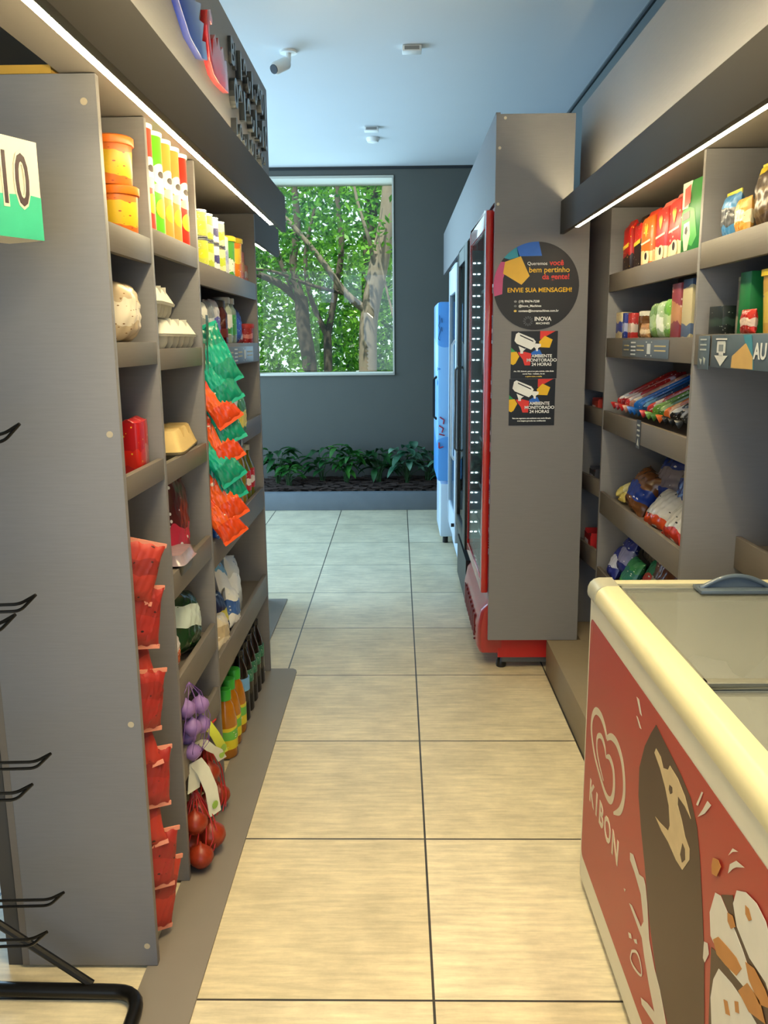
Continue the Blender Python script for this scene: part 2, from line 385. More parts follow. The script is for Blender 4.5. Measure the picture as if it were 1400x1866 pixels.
def leaves(cx, cy, cz, sx, sy, sz, nclump, per, size, seed, cs=.28, hole=None):
    rn = random.Random(seed); v = []; f = []
    for c in range(nclump):
        q = Vector((rn.uniform(-1, 1)*sx+cx, rn.uniform(-1, 1)*sy+cy, rn.uniform(-1, 1)*sz+cz))
        if hole and hole(q): continue
        for k in range(per):
            p = q+Vector((rn.gauss(0, cs), rn.gauss(0, cs), rn.gauss(0, cs*.75)))
            a = rn.uniform(0, 2*PI); el = rn.uniform(-1.2, .4); d = Vector((math.cos(a)*math.cos(el), math.sin(a)*math.cos(el), math.sin(el)))
            sd = d.cross(Vector((rn.uniform(-1, 1), rn.uniform(-1, 1), rn.uniform(-1, 1)))).normalized(); l = size*rn.uniform(.7, 1.3); o = len(v)
            v += [p, p+d*l*.45+sd*l*.23, p+d*l, p+d*l*.45-sd*l*.23]; f.append((o, o+1, o+2, o+3))
    g = G(); g.v = v; g.f = f; g.m = [0]*len(f); return g
def tree(label, limbs, leafsets, bark, lm, base):
    t = thing('garden_tree', label, 'tree', base, 0)
    for k, (pts, r) in enumerate(limbs):
        g = G(); limb(g, pts, r); part('trunk' if k == 0 else 'branch', g, bark, t)
    for a in leafsets:
        o = part('foliage', leaves(*a), lm, t, smooth=False); o['kind'] = 'stuff'
LG = leaf_mat('1F5E0E', '72B22C', .5); LG2 = leaf_mat('184C12', '4E9626', .45); LG3 = leaf_mat('2E7A14', '8CC63E', .55)
tree('big pale-barked trunk rising at the right of the window, slightly curved', [
    ([(-.33, 9.4, -.02), (-.33, 9.4, 1.2), (-.31, 9.4, 1.7), (-.20, 9.4, 2.25), (-.10, 9.4, 2.75), (-.03, 9.4, 3.6)], [.105, .10, .098, .105, .09, .08]),
    ([(-.30, 9.4, 1.75), (-.55, 9.35, 1.95), (-.85, 9.3, 2.35), (-1.2, 9.3, 2.75), (-1.6, 9.3, 3.1)], [.055, .035, .03, .022, .015]),
    ([(-.24, 9.4, 2.2), (-.30, 9.2, 2.5), (-.42, 9.2, 2.9), (-.5, 9.2, 3.4)], [.03, .02, .016, .01]),
    ([(-.02, 9.2, 1.6), (-.12, 9.2, 2.0), (-.2, 9.2, 2.4), (-.16, 9.2, 2.8)], [.012, .013, .013, .01])],
    [(.1, 10.2, 2.4, 1.3, .4, 1.8, 120, 40, .085, 21, .2), (-.5, 8.9, 2.85, .9, .12, .4, 22, 30, .07, 22, .14)], BARK(), LG, (-.33, 9.4, -.02))
tree('forked grey trunk left of the big one, with a long limb reaching left', [
    ([(-1.02, 9.9, -.02), (-1.02, 9.9, 1.1), (-1.08, 9.9, 1.6), (-1.10, 9.9, 1.95)], [.09, .085, .08, .075]),
    ([(-1.10, 9.9, 1.9), (-1.18, 9.9, 2.3), (-1.12, 9.9, 2.8), (-1.2, 9.9, 3.6)], [.06, .045, .04, .03]),
    ([(-1.1, 9.9, 1.9), (-1.35, 9.8, 2.1), (-1.7, 9.7, 2.22), (-2.2, 9.6, 2.25)], [.055, .04, .03, .02]),
    ([(-1.08, 9.85, 1.85), (-1.3, 9.8, 2.3), (-1.42, 9.8, 2.9), (-1.6, 9.8, 3.4)], [.03, .025, .02, .015]),
    ([(-.55, 9.5, 1.95), (-.95, 9.4, 2.05), (-1.4, 9.35, 2.2), (-2.0, 9.3, 2.2)], [.02, .018, .016, .012])],
    [(-1.6, 10.7, 2.6, 1.5, .4, 1.8, 130, 40, .085, 31, .2), (-1.5, 9.2, 2.75, .7, .15, .7, 26, 30, .07, 32, .16)], BARKD(), LG2, (-1.02, 9.9, -.02))
tree('slim dark trunk splitting in two between the big and the forked trunk', [
    ([(-.80, 9.8, -.02), (-.80, 9.8, 1.2), (-.80, 9.8, 1.55)], [.055, .05, .045]),
    ([(-.80, 9.8, 1.5), (-.70, 9.8, 2.0), (-.62, 9.8, 2.5), (-.66, 9.8, 3.0), (-.62, 9.8, 3.6)], [.04, .035, .033, .03, .025]),
    ([(-.80, 9.8, 1.5), (-.98, 9.75, 1.95), (-1.02, 9.75, 2.4), (-.9, 9.75, 2.9)], [.035, .028, .022, .018])],
    [(-.7, 11.2, 1.4, 2.0, .4, 1.0, 90, 40, .085, 41, .2)], BARKD(), LG3, (-.8, 9.8, -.02))
tree('tree with pale sunlit leaves standing farther back in the garden', [
    ([(-.4, 13.0, -.02), (-.45, 13.0, 2.0), (-.3, 13.0, 4.5)], [.12, .11, .08])],
    [(-1.2, 13.0, 3.0, 3.4, .6, 3.2, 620, 46, .15, 51, .34)], BARKD(), LG3, (-.4, 13.0, -.02))
g = G().box(-7, 3, 19, 19.2, 0, 1.5)
solo('garden_wall', g, mat('C9D6DE', .8, var=.05), 'pale garden wall glimpsed far behind the leaves', 'wall')

# ------------------------------------------------------------------ left shelving unit
LX, LB = -.577, -.88                       # front plane, back
DIV = [1.735, 2.055, 2.525, 3.552]         # start of each side panel
TH = .018
lu = thing('shelving_unit', 'tall three-bay grey laminate shelving along the left of the aisle under a lit canopy', 'shelving', (LX, 1.735, .008))
for k, y in enumerate(DIV):
    part('side_panel', G().box(LB, LX+(.0 if k else .002), y, y+TH, .008, 1.955), LAM(), lu, bev=.0008)
part('back_panel', G().box(LB-.016, LB, 1.735, 3.57, .008, 1.955), LAMF(), lu)
SZ = lambda z1: z1-.002 if z1 > 1.3 else z1-.03
def bay(unit, xa, xb, y0, y1, lips, fz):
    """shelves of one bay; xa = front plane, xb = back; lips = (bottom, top)"""
    sgn = 1 if xa > xb else -1
    for (z0, z1) in lips:
        a, b = sorted((xa-sgn*.018, xb)); part('shelf_board', G().box(a, b, y0, y1, SZ(z1)-.016, SZ(z1)), LAMF(), unit)
        a, b = sorted((xa-sgn*.017, xa-sgn*.001)); part('shelf_lip', G().box(a, b, y0, y1, z0, z1), LAMF(), unit, bev=.001)
LA = [(1.632, 1.69), (1.40, 1.452), (1.12, 1.171)]
LBs = [(1.66, 1.716), (1.384, 1.436), (1.10, 1.154), (.80, .868), (.50, .585), (.29, .372)]
LC = [(1.617, 1.682), (1.372, 1.447), (1.078, 1.152), (.752, .842), (.36, .456)]
bay(lu, LX, LB, DIV[0]+TH, DIV[1], LA, 0); bay(lu, LX, LB, DIV[1]+TH, DIV[2], LBs, 0); bay(lu, LX, LB, DIV[2]+TH, DIV[3], LC, 0)
part('canopy_board', G().box(-.645, -.445, .55, 1.82, 1.957, 1.972).box(-.88, -.445, 1.82, 3.57, 1.957, 1.972), LAMF(), lu)
va = part('valance', G().box(-.445, -.428, .55, 3.39, 1.862, 1.992), LAMD(), lu, bev=.001)
part('light_strip', G().box(-.458, -.446, .55, 3.17, 1.862, 1.868), LEDM, va, label='glowing warm-white light strip')
part('upper_light_strip', G().box(-.462, -.452, .55, 3.30, 1.973, 1.977), LEDU, va, label='glowing warm-white light strip')
fa = part('fascia_board', G().box(-.528, -.51, .55, 3.56, 1.973, 2.415), LAM(), lu, bev=.001)
scr = G()
for (y, z) in ((1.99, 0),): pass
for (x, z) in ((-.60, 1.905), (-.597, 1.265), (-.597, .62), (-.597, .06)):
    scr.prism([(x+.007*math.cos(a*PI/5), z+.007*math.sin(a*PI/5)) for a in range(10)], (0, 1.735, 0), *YM, .001)
part('screw_cap', scr, mat('B8A98C', .5), lu)
# raised fascia artwork: blue swirl, red swirl, dark raised letters (read almost edge-on)
def blob(pts): return pts
BL = mat('1C2F86', .3, coat=.5); RD = mat('B01C22', .3, coat=.5); DK = mat('2B3033', .3, coat=.4)
g = G().prism([(1.78, 2.22), (1.86, 2.16), (1.92, 2.17), (1.90, 2.22), (1.86, 2.25), (1.80, 2.26)], (-.51, 0, 0), *XP, .018)
g.prism([(2.02, 2.34), (2.10, 2.21), (2.20, 2.165), (2.32, 2.155), (2.385, 2.17), (2.37, 2.21), (2.33, 2.20), (2.36, 2.25), (2.30, 2.24), (2.34, 2.29), (2.27, 2.27), (2.31, 2.33), (2.22, 2.29), (2.26, 2.36), (2.15, 2.31), (2.12, 2.37)], (-.51, 0, 0), *XP, .018)
part('blue_emblem', g, BL, fa, bev=.001, label='raised blue emblem')
g = G().prism([(2.395, 2.26), (2.41, 2.30), (2.45, 2.315), (2.475, 2.295), (2.46, 2.28), (2.44, 2.285), (2.425, 2.25), (2.45, 2.20), (2.47, 2.25), (2.50, 2.27), (2.52, 2.245), (2.54, 2.275), (2.57, 2.25), (2.60, 2.27), (2.62, 2.24), (2.65, 2.25), (2.665, 2.165), (2.60, 2.16), (2.53, 2.155), (2.46, 2.158), (2.42, 2.18)], (-.51, 0, 0), *XP, .018)
part('red_emblem', g, RD, fa, bev=.001, label='raised red emblem')
text('raised_lettering', 'Bl', .105, (-.51, 2.77, 2.315), *XP, DK, fa, .010, 'LEFT', .002, sx=1.1)
rn = random.Random(12)
def stroke(y, z, w, h, t=.013):
    g = G(); stroke_(g, y, z, w, h, t); part('raised_letter', g, DK, fa)
def stroke_(g, y, z, w, h, t):
    k = rn.choice('oOnIlU')
    if k in 'Il': g.prism([(y+w*.3, z), (y+w*.3+t*1.4, z), (y+w*.3+t*1.4, z+h), (y+w*.3, z+h)], (-.51, 0, 0), *XP, .018); return
    seg = 18; a0, a1 = (0, 2*PI) if k in 'oO' else ((0, PI) if k == 'n' else (PI, 2*PI))
    out = [(y+w/2+w/2*math.cos(a0+(a1-a0)*i/seg), z+h/2+h/2*math.sin(a0+(a1-a0)*i/seg)) for i in range(seg+1)]
    inn = [(y+w/2+(w/2-t)*math.cos(a0+(a1-a0)*i/seg), z+h/2+(h/2-t)*math.sin(a0+(a1-a0)*i/seg)) for i in range(seg+1)]
    for i in range(seg): g.prism([out[i], out[i+1], inn[i+1], inn[i]], (-.51, 0, 0), *XP, .018)
for i in range(8): stroke(2.87+i*.07, 2.265, .058, .085)
for i in range(9): stroke(2.76+i*.075, 2.155, .062, .088, .016)
for i in range(9): stroke(2.76+i*.07, 2.075, .045, .05, .009)
# flat board laid along the foot of the unit
g = G().prism([(-.60, .9), (-.46, .9), (-.46, 3.55), (-.465, 3.57), (-.48, 3.585), (-.60, 3.585)], (0, 0, .001), (1, 0, 0), (0, 1, 0), .006)
solo('floor_board', g, mat('7E766C', .5, var=.06, scale=8), 'flat grey-brown board on the floor along the foot of the near left shelving', 'floor board')
g = G().box(-1.02, -.64, 3.60, 4.64, .001, .007)
solo('floor_board', g, mat('7E766C', .5, var=.06, scale=8), 'flat grey-brown board on the floor beyond the far end of the left shelving', 'floor board', bev=.01)
solo('yellow_board', G().box(-.90, -.66, 1.738, 1.80, 1.9565, 1.972), mat('B98F2E', .6), 'yellow board end lying on top of the left shelving, behind the canopy', 'board')
# second unit farther back on the left, mostly hidden
u2 = thing('shelving_unit', 'second grey shelving unit beyond the left one, showing only its lit canopy edge', 'shelving', (-.75, 3.66, .008))
for y in (3.66, 4.6): part('side_panel', G().box(-1.05, -.75, y, y+TH, .008, 1.955), LAM(), u2)
part('back_panel', G().box(-1.066, -1.05, 3.66, 4.618, .008, 1.955), LAMF(), u2)
bay(u2, -.75, -1.05, 3.678, 4.6, [(1.617, 1.682), (1.372, 1.447), (1.078, 1.152), (.752, .842)], 0)
part('canopy_board', G().box(-1.05, -.605, 3.66, 4.36, 1.957, 1.972), LAMF(), u2)
v2 = part('valance', G().box(-.605, -.588, 3.62, 4.36, 1.862, 1.992), LAMD(), u2)
part('light_strip', G().box(-.618, -.606, 3.62, 4.05, 1.862, 1.868), LEDM, v2, label='glowing warm-white light strip')
part('upper_light_strip', G().box(-.622, -.612, 3.66, 4.05, 1.973, 1.977), LEDU, v2)

# ------------------------------------------------------------------ right shelving unit
RX, RB = .843, 1.118
RD_ = [(3.50, 3.518), (2.462, 2.480), (1.32, 1.338)]
ru = thing('shelving_unit', 'tall grey laminate shelving along the right wall, behind the ice cream freezer', 'shelving', (RX, 2.46, .15))
PLT = .15
for k, (a, b) in enumerate(RD_):
    part('side_panel', G().box(RX, RB, a, b, PLT if k < 2 else 1.36, 1.955), LAM(), ru, bev=.0008)
part('back_panel', G().box(RB, RB+.016, 1.32, 3.80, PLT, 1.955), LAMF(), ru)
R1 = [(1.632, 1.70), (1.378, 1.453), (1.085, 1.163), (.735, .825), (.40, .50)]
bay(ru, RX, RB, 2.480, 3.50, R1, 0)
bay(ru, RX, RB, 1.338, 2.462, [(1.638, 1.709), (1.376, 1.46)], 0)
bay(ru, 1.0, RB, 2.10, 2.462, [(.776, .872)], 0)
# narrow end column: closed above, three open shelves below
def narrow():
    a = Vector((.843, 3.518)); b = Vector((.818, 3.80)); d = (b-a).normalized(); n = Vector((-d.y, d.x))   # n points to -X
    def q(t, w): p = a+d*t+n*w; return (p.x, p.y)
    g = G(); o = (0, 0, 0)
    g.prism([q(0, .0), q(0, -.016), q(.283, -.016), q(.283, 0)], (0, 0, 1.235), (1, 0, 0), (0, 1, 0), .72)
    part('closed_panel', g, LAM(), ru)
    for z0, z1 in ((1.095, 1.165), (.795, .865), (.475, .56)):
        part('shelf_lip', G().prism([q(0, .0), q(0, -.016), q(.283, -.016), q(.283, 0)], (0, 0, z0), (1, 0, 0), (0, 1, 0), z1-z0), LAMF(), ru, bev=.001)
        part('shelf_board', G().prism([q(0, -.016), (1.118, 3.518), (1.118, 3.80), q(.283, -.016)], (0, 0, z1-.045), (1, 0, 0), (0, 1, 0), .016), LAMF(), ru)
    part('side_panel', G().box(.802, 1.118, 3.80, 3.818, PLT, 1.955), LAM(), ru)
narrow()
part('canopy_board', G().box(.668, 1.134, 1.0, 3.545, 1.957, 1.972).box(.80, 1.134, 3.545, 3.82, 1.957, 1.972), LAMF(), ru)
va = part('valance', G().box(.651, .668, 1.0, 3.545, 1.862, 1.988), LAMD(), ru, bev=.001)
part('light_strip', G().box(.669, .681, 1.0, 3.33, 1.862, 1.868), LEDM, va, label='glowing warm-white light strip')
part('upper_light_strip', G().box(.674, .684, 1.0, 3.50, 1.973, 1.977), LEDU, va, label='glowing warm-white light strip')
part('fascia_board', G().box(.775, .793, 1.0, 3.80, 1.973, 2.40), LAM(), ru)
part('platform', G().box(.65, 1.134, 2.30, 3.56, 0, .149).box(.80, 1.134, 3.56, 3.83, 0, .149), mat('8E8069', .55, var=.05), ru, bev=.002)

# ------------------------------------------------------------------ cooler housing (tower panel + header)
hs = thing('cooler_housing', 'tall grey laminate end panel and long header framing the row of drink coolers', 'panel', (.39, 3.55, .15))
g = G().prism([(.39, .151), (.782, .151), (.7705, 1.954), (.70, 1.954), (.70, 2.315), (.39, 2.315)], (0, 3.568, 0), *YM, .018)
part('end_panel', g, LAM(), hs, bev=.0008, smooth=False)
part('header_panel', G().box(.39, .408, 3.568, 7.42, 1.99, 2.325), LAM(), hs)
part('top_board', G().box(.408, .70, 3.568, 7.42, 2.29, 2.305), LAMF(), hs)
g = G()
for (x, z) in ((.425, 2.300), (.405, 2.19), (.402, 1.98)):
    g.prism([(x+.006*math.cos(a*PI/5), z+.006*math.sin(a*PI/5)) for a in range(10)], (0, 3.55, 0), *YM, .001)
part('screw_cap', g, mat('C8BFA8', .5), hs)

# stickers on the end panel
WT = mat('EDEDE8', .5); YL = mat('E8B81C', .5); RDm = mat('D8352C', .5); BLU = mat('2468C8', .5); GRN = mat('2E8A50', .5); TEAL = mat('2F93A8', .5); PINK = mat('C2507E', .5); BK = mat('1E1F22', .5); BK2 = mat('0E0F10', .4)
YS = 3.5475
dk = thing('round_sticker', 'large round black sticker with coloured shapes and contact text on the end panel', 'sticker', (.562, YS, 1.662))
cx, cz, R_ = .562, 1.662, .173
circ = lambda r, a0=0, a1=2*PI, n=64: [(cx+r*math.cos(a0+(a1-a0)*i/n), cz+r*math.sin(a0+(a1-a0)*i/n)) for i in range(n+(a1-a0 < 6))]
part('disc', G().prism(circ(R_), (0, YS, 0), *YM, -.002), BK, dk, world=True, smooth=False)
part('disc_face', G().prism(circ(R_), (0, YS, 0), *YM, .0004), BK, dk, smooth=False)
def seg(a0, a1, ri, m, nm):
    o = [(cx+R_*math.cos(a), cz+R_*math.sin(a)) for a in [a0+(a1-a0)*i/20 for i in range(21)]]
    part(nm, G().prism(o+ri, (0, YS-.0006, 0), *YM, .0004), m, dk, smooth=False)
seg(rad(88), rad(118), [(cx-.075, cz+.117), (cx+.02, cz+.118)], BLU, 'blue_shape')
seg(rad(118), rad(140), [(cx-.11, cz+.105), (cx-.07, cz+.115)], TEAL, 'teal_shape')
seg(rad(146), rad(193), [(cx-.137, cz-.03), (cx-.135, cz+.03), (cx-.115, cz+.095)], PINK, 'pink_shape')
part('yellow_shape', G().prism([(cx-.128, cz+.096), (cx-.065, cz+.117), (cx-.028, cz+.040), (cx-.060, cz+.006), (cx-.135, cz+.05)], (0, YS-.0012, 0), *YM, .0004), mat('E2B23A', .5), dk, smooth=False)
TO = lambda a, b: (cx+a, YS-.002, cz+b)
text('lettering', 'Queremos', .0185, TO(.002, .088), *YM, WT, dk); text('lettering', 'você', .030, TO(.080, .090), *YM, RDm, dk, bold=.0006)
text('lettering', 'bem pertinho', .030, TO(.051, .063), *YM, YL, dk, bold=.0003); text('lettering', 'da gente!', .030, TO(.078, .036), *YM, RDm, dk, bold=.0006)
text('lettering', 'ENVIE SUA MENSAGEM!', .0250, TO(.014, -.016), *YM, YL, dk, bold=.0004)
text('lettering', '(19) 99674-7238', .0125, TO(-.07, -.060), *YM, WT, dk, align='LEFT', bold=.0003); text('lettering', '@Inova_Machines', .0125, TO(-.07, -.078), *YM, WT, dk, align='LEFT', bold=.0003)
text('lettering', 'contato@inovamachines.com.br', .0125, TO(-.07, -.0975), *YM, WT, dk, align='LEFT', bold=.0003)
for i, (b, m) in enumerate(((-.060, mat('8A8A88')), (-.078, mat('6A6A6C')), (-.0975, mat('E8C860')))):
    part('icon', G().prism([(cx-.083+.006*math.cos(t*PI/6), cz+b+.0045*math.sin(t*PI/6)) for t in range(12)], (0, YS-.0016, 0), *YM, .0004), m, dk, smooth=False)
text('lettering', 'INOVA', .022, TO(.03, -.130), *YM, WT, dk, bold=.0006); text('lettering', 'MACHINES', .0115, TO(.03, -.1475), *YM, WT, dk, bold=.0002)
g = G()
for k in range(12):
    a = 2*PI*k/12; g.prism([(cx-.03+.010*math.cos(a-.15), cz-.138+.010*math.sin(a-.15)), (cx-.03+.020*math.cos(a-.12), cz-.138+.020*math.sin(a-.12)), (cx-.03+.020*math.cos(a+.12), cz-.138+.020*math.sin(a+.12)), (cx-.03+.010*math.cos(a+.15), cz-.138+.010*math.sin(a+.15))], (0, YS-.0016, 0), *YM, .0004)
part('emblem', g, mat('55565C'), dk, smooth=False)
def square(x0, z0, lab, small):
    t = thing('square_sticker', lab, 'sticker', (x0, YS, z0), 0)
    w, h = .190, .192
    P_ = lambda q: [(x0+a*w, z0+b*h) for a, b in q]
    part('sheet', G().prism(P_([(0, 0), (1, 0), (1, 1), (0, 1)]), (0, YS, 0), *YM, .0005), BK2, t, smooth=False)
    def sh(nm, q, m, l=1): part(nm, G().prism(P_(q), (0, YS-.0006*l, 0), *YM, .0004), m, t, smooth=False)
    rr = lambda q: q
    sh('camera_body', [(.07, .80), (.10, .94), (.15, .975), (.48, .84), (.53, .78), (.49, .66), (.43, .61), (.12, .74)], WT, 2)
    sh('camera_slot', [(.18, .93), (.19, .90), (.48, .77), (.47, .80)], BK2, 3)
    sh('camera_mount', [(.16, .69), (.30, .63), (.33, .645), (.26, .58), (.26, .53), (.20, .53), (.20, .58)], WT, 2)
    sh('camera_mount', [(.52, .74), (.64, .73), (.64, .68), (.58, .64), (.58, .58), (.54, .58), (.53, .63), (.49, .67)], WT, 3)
    sh('red_shape', [(.62, 1), (.95, 1), (.62, .82)], RDm); sh('yellow_shape', [(.60, .78), (.72, .90), (.89, .82), (.83, .65), (.62, .66)], YL, 2)
    sh('green_shape', [(0, .66), (0, .56), (.10, .57)], GRN); sh('yellow_shape', [(0, .56), (.12, .57), (.18, .47), (.10, .32), (.05, .29), (0, .31)], YL)
    sh('red_shape', [(.15, .56), (.30, .565), (.44, .53), (.42, .28), (.30, .28), (.26, .40), (.15, .54)], RDm); sh('blue_shape', [(.44, .55), (.55, .62), (.62, .61), (.68, .50), (.44, .50)], BLU)
    for i, s_ in enumerate(('AMBIENTE', 'MONITORADO', '24 HORAS')):
        text('lettering', s_, .0180, (x0+w*.665, YS-.0022, z0+h*(.475-.088*i)), *YM, WT, t, bold=.0004)
    for i, s_ in enumerate(small):
        text('lettering', s_, .0075, (x0+w*.5, YS-.0022, z0+h*(.155-.055*i)), *YM, mat('E8C860', .5) if (i == 2 and len(small) == 3) else WT, t, bold=.0003)
square(.4655, 1.292, 'upper of two square black camera-surveillance stickers, touching the round sticker', ('Art. 155. Subtrair, para si ou para outrem, coisa alheia', 'movel: Pena - reclusao, de um', 'a quatro anos, e multa'))
square(.4615, 1.098, 'lower of two square black camera-surveillance stickers on the end panel', ('Para sua seguranca este ambiente esta sendo filmado', 'e as imagens gravadas sao confidenciais'))

# ------------------------------------------------------------------ drink coolers in the housing
def bottles_glow(): pass
rf = thing('drink_cooler', 'red glass-door drink cooler lit inside, nearest behind the end panel', 'cooler', (.36, 3.59, 0))
part('cabinet', G().box(.395, .75, 3.60, 3.62, .16, 1.965).box(.395, .75, 4.35, 4.37, .16, 1.965).box(.73, .75, 3.62, 4.35, .16, 1.965).box(.395, .75, 3.60, 4.37, 1.965, 1.98).box(.395, .75, 3.60, 4.37, .30, .37), RED(), rf, bev=.003)
dr = part('door', G().box(.36, .39, 3.59, 3.63, .355, 1.965).box(.36, .39, 4.33, 4.38, .355, 1.965).box(.36, .39, 3.63, 4.33, 1.90, 1.965).box(.36, .39, 3.63, 4.33, .355, .41), mat('B4201C', .22, var=.04, coat=.6), rf, bev=.006)
part('glass', G().box(.366, .370, 3.63, 4.33, .41, 1.90), glass('E8F0EE', .02, .28, True), dr)
part('base', G().box(.44, .66, 3.60, 4.37, .055, .16), RED(), rf, bev=.003)
part('side_skirt', G().box(.44, .662, 3.592, 3.60, .055, .15), RED(), rf)
g = G().loft([(.075, .11, .78), (.10, .13, .79), (.20, .13, .79), (.27, .10, .79), (.30, .05, .79), (.345, .03, .79)], c=(.41, 3.985, 0), r=.15)
part('kick_cover', g, mat('A8302C', .3, coat=.4), rf)
g = G()
for k in range(3): g.lathe([(.004, 0), (.006, .004), (.004, .008)], 8, c=(.343, 3.68, .11+.03*k))
for k in range(8): g.box(.340, .346, 3.70+.07*k, 3.735+.07*k, .12, .22)
part('vent_slots', g, mat('6A1C1A', .5), rf)
for x, y in ((.46, 3.63), (.46, 4.33), (.72, 3.63), (.72, 4.33)):
    part('foot', G().lathe([(.022, 0), (.024, .01), (.02, .03), (.012, .055)], 14, c=(x, y, 0)), BLACK(), rf)
part('rail', G().box(.46, .74, 3.60, 3.615, .03, .055), mat('5C5F62', .4, metal=.6), rf)
for k, z in enumerate((.48, .72, .96, 1.20, 1.44, 1.68)):
    g = G()
    for i in range(14): g.box(.42, .72, 3.64+.052*i, 3.645+.052*i, z-.004, z)
    g.box(.415, .421, 3.63, 4.34, z-.006, z+.008)
    part('wire_shelf', g, mat('D8DEE2', .3, metal=.4), rf)
g = G().box(.368, .425, 4.322, 4.329, .43, 1.88)
part('led_board', g, mat('5E7074', .3, var=.3, scale=8), rf)
g = G()
for k in range(27):
    if k in (7, 16): continue
    for xx in (.379, .401): g.box(xx-.006, xx+.006, 4.3195, 4.3215, .465+.052*k, .471+.052*k)
part('led_points', g, mat('FFFFFF', .5, var=0, emit=(.8, .93, 1, 1), es=9), rf)
part('inner_lamp', G().box(.41, .422, 3.625, 3.64, .44, 1.90), mat('F4FAFF', .5, var=0, emit=(.75, .9, 1, 1), es=10), rf, label='cool-white inner lamp')
def mk_can(c, label, loc, grp):
    t = thing('drink_can', label, 'can', loc, 0, grp)
    part('body', G().lathe([(.024, 0), (.032, .008), (.032, .108), (.027, .118)], 14), printed(c, 'E6E6E0', 'C8C8C8', 3, .35, .55), t, world=False)
    part('lid', G().lathe([(.027, .118), (.028, .121), (.025, .121)], 14), mat('D6DADD', .25, metal=.9), t, world=False)
    return t
rowl = ['bottom', 'second lowest', 'third lowest', 'fourth lowest', 'second highest']
nth = ['first', 'second', 'third', 'fourth', 'fifth', 'sixth', 'seventh', 'eighth', 'ninth']
for k, z in enumerate((.482, .722, .962, 1.202, 1.442)):
    c = ['A8282A', '28407E', '3A6A46', '8A3A2C', '44525E'][k]
    src = None
    for i in range(8):
        loc = (.47, 3.69+.083*i, z)
        lab = 'drink can on the %s shelf of the red cooler, %s from the near side' % (rowl[k], nth[i]); grp = 'drink cans on the %s shelf of the red cooler' % rowl[k]
        if src is None: src = mk_can(c, lab, loc, grp)
        else: dup(src, loc, label=lab)
# black cooler
bf = thing('drink_cooler', 'black glass-door drink cooler between the red one and the white one', 'cooler', (.36, 4.43, 0))
part('cabinet', G().box(.39, .80, 4.43, 4.45, .05, 1.95).box(.39, .80, 5.08, 5.10, .05, 1.95).box(.78, .80, 4.45, 5.08, .05, 1.95).box(.39, .80, 4.43, 5.10, 1.93, 1.955).box(.39, .80, 4.43, 5.10, .28, .34), BLACK(), bf, bev=.003)
dr = part('door', G().box(.352, .388, 4.43, 4.58, .34, 1.94).box(.352, .388, 5.02, 5.10, .34, 1.94).box(.352, .388, 4.58, 5.02, 1.86, 1.94).box(.352, .388, 4.58, 5.02, .34, .42), BLACK(), bf, bev=.004)
part('glass', G().box(.362, .367, 4.58, 5.02, .42, 1.86), glass('A8C0BC', .03, .4, True), dr)
part('handle', G().tube([(.352, 5.0, 1.3), (.334, 5.0, 1.28), (.334, 5.0, .82), (.352, 5.0, .80)], .007), mat('9AA0A2', .3, metal=.9), dr)
part('lower_grille', G().box(.362, .40, 4.44, 5.09, .04, .28), mat('1A1D1F', .4), bf)
for x, y in ((.42, 4.47), (.42, 5.06), (.76, 4.47), (.76, 5.06)): part('foot', G().lathe([(.02, 0), (.02, .05)], 12, c=(x, y, 0)), BLACK(), bf)
for z in (.6, .9, 1.2, 1.5): part('wire_shelf', G().box(.41, .76, 4.46, 5.07, z, z+.006), mat('8A9092', .4, metal=.5), bf)
# white cooler
wf = thing('drink_cooler', 'white glass-door cooler beyond the black one, handle on its near side', 'cooler', (.35, 5.16, 0))
WB = mat('C4D6E2', .35, var=.03)
part('cabinet', G().box(.38, .80, 5.16, 5.19, .06, 1.90).box(.38, .80, 5.87, 5.90, .06, 1.90).box(.78, .80, 5.19, 5.87, .06, 1.90).box(.38, .80, 5.16, 5.90, 1.86, 1.90).box(.38, .80, 5.16, 5.90, .06, .36), WB, wf, bev=.004)
dr = part('door', G().box(.348, .378, 5.16, 5.26, .20, 1.90).box(.348, .378, 5.80, 5.90, .20, 1.90).box(.348, .378, 5.26, 5.80, 1.74, 1.90).box(.348, .378, 5.26, 5.80, .20, .36), WB, wf, bev=.005)
part('glass', G().box(.360, .365, 5.26, 5.80, .36, 1.74), glass('C8DCE4', .03, .35, True), dr)
part('handle', G().tube([(.348, 5.22, 1.45), (.330, 5.22, 1.42), (.330, 5.22, .75), (.348, 5.22, .72)], .008), mat('D0D8DC', .3, metal=.6), dr)
part('lock', G().lathe([(.012, 0), (.012, .02)], 10).put(Matrix.Translation((.348, 5.20, .31)) @ Matrix.Rotation(rad(-90), 4, 'Y')), BLACK(), wf)
for x, y in ((.42, 5.2), (.42, 5.86), (.76, 5.2), (.76, 5.86)): part('foot', G().lathe([(.02, 0), (.02, .06)], 12, c=(x, y, 0)), BLACK(), wf)
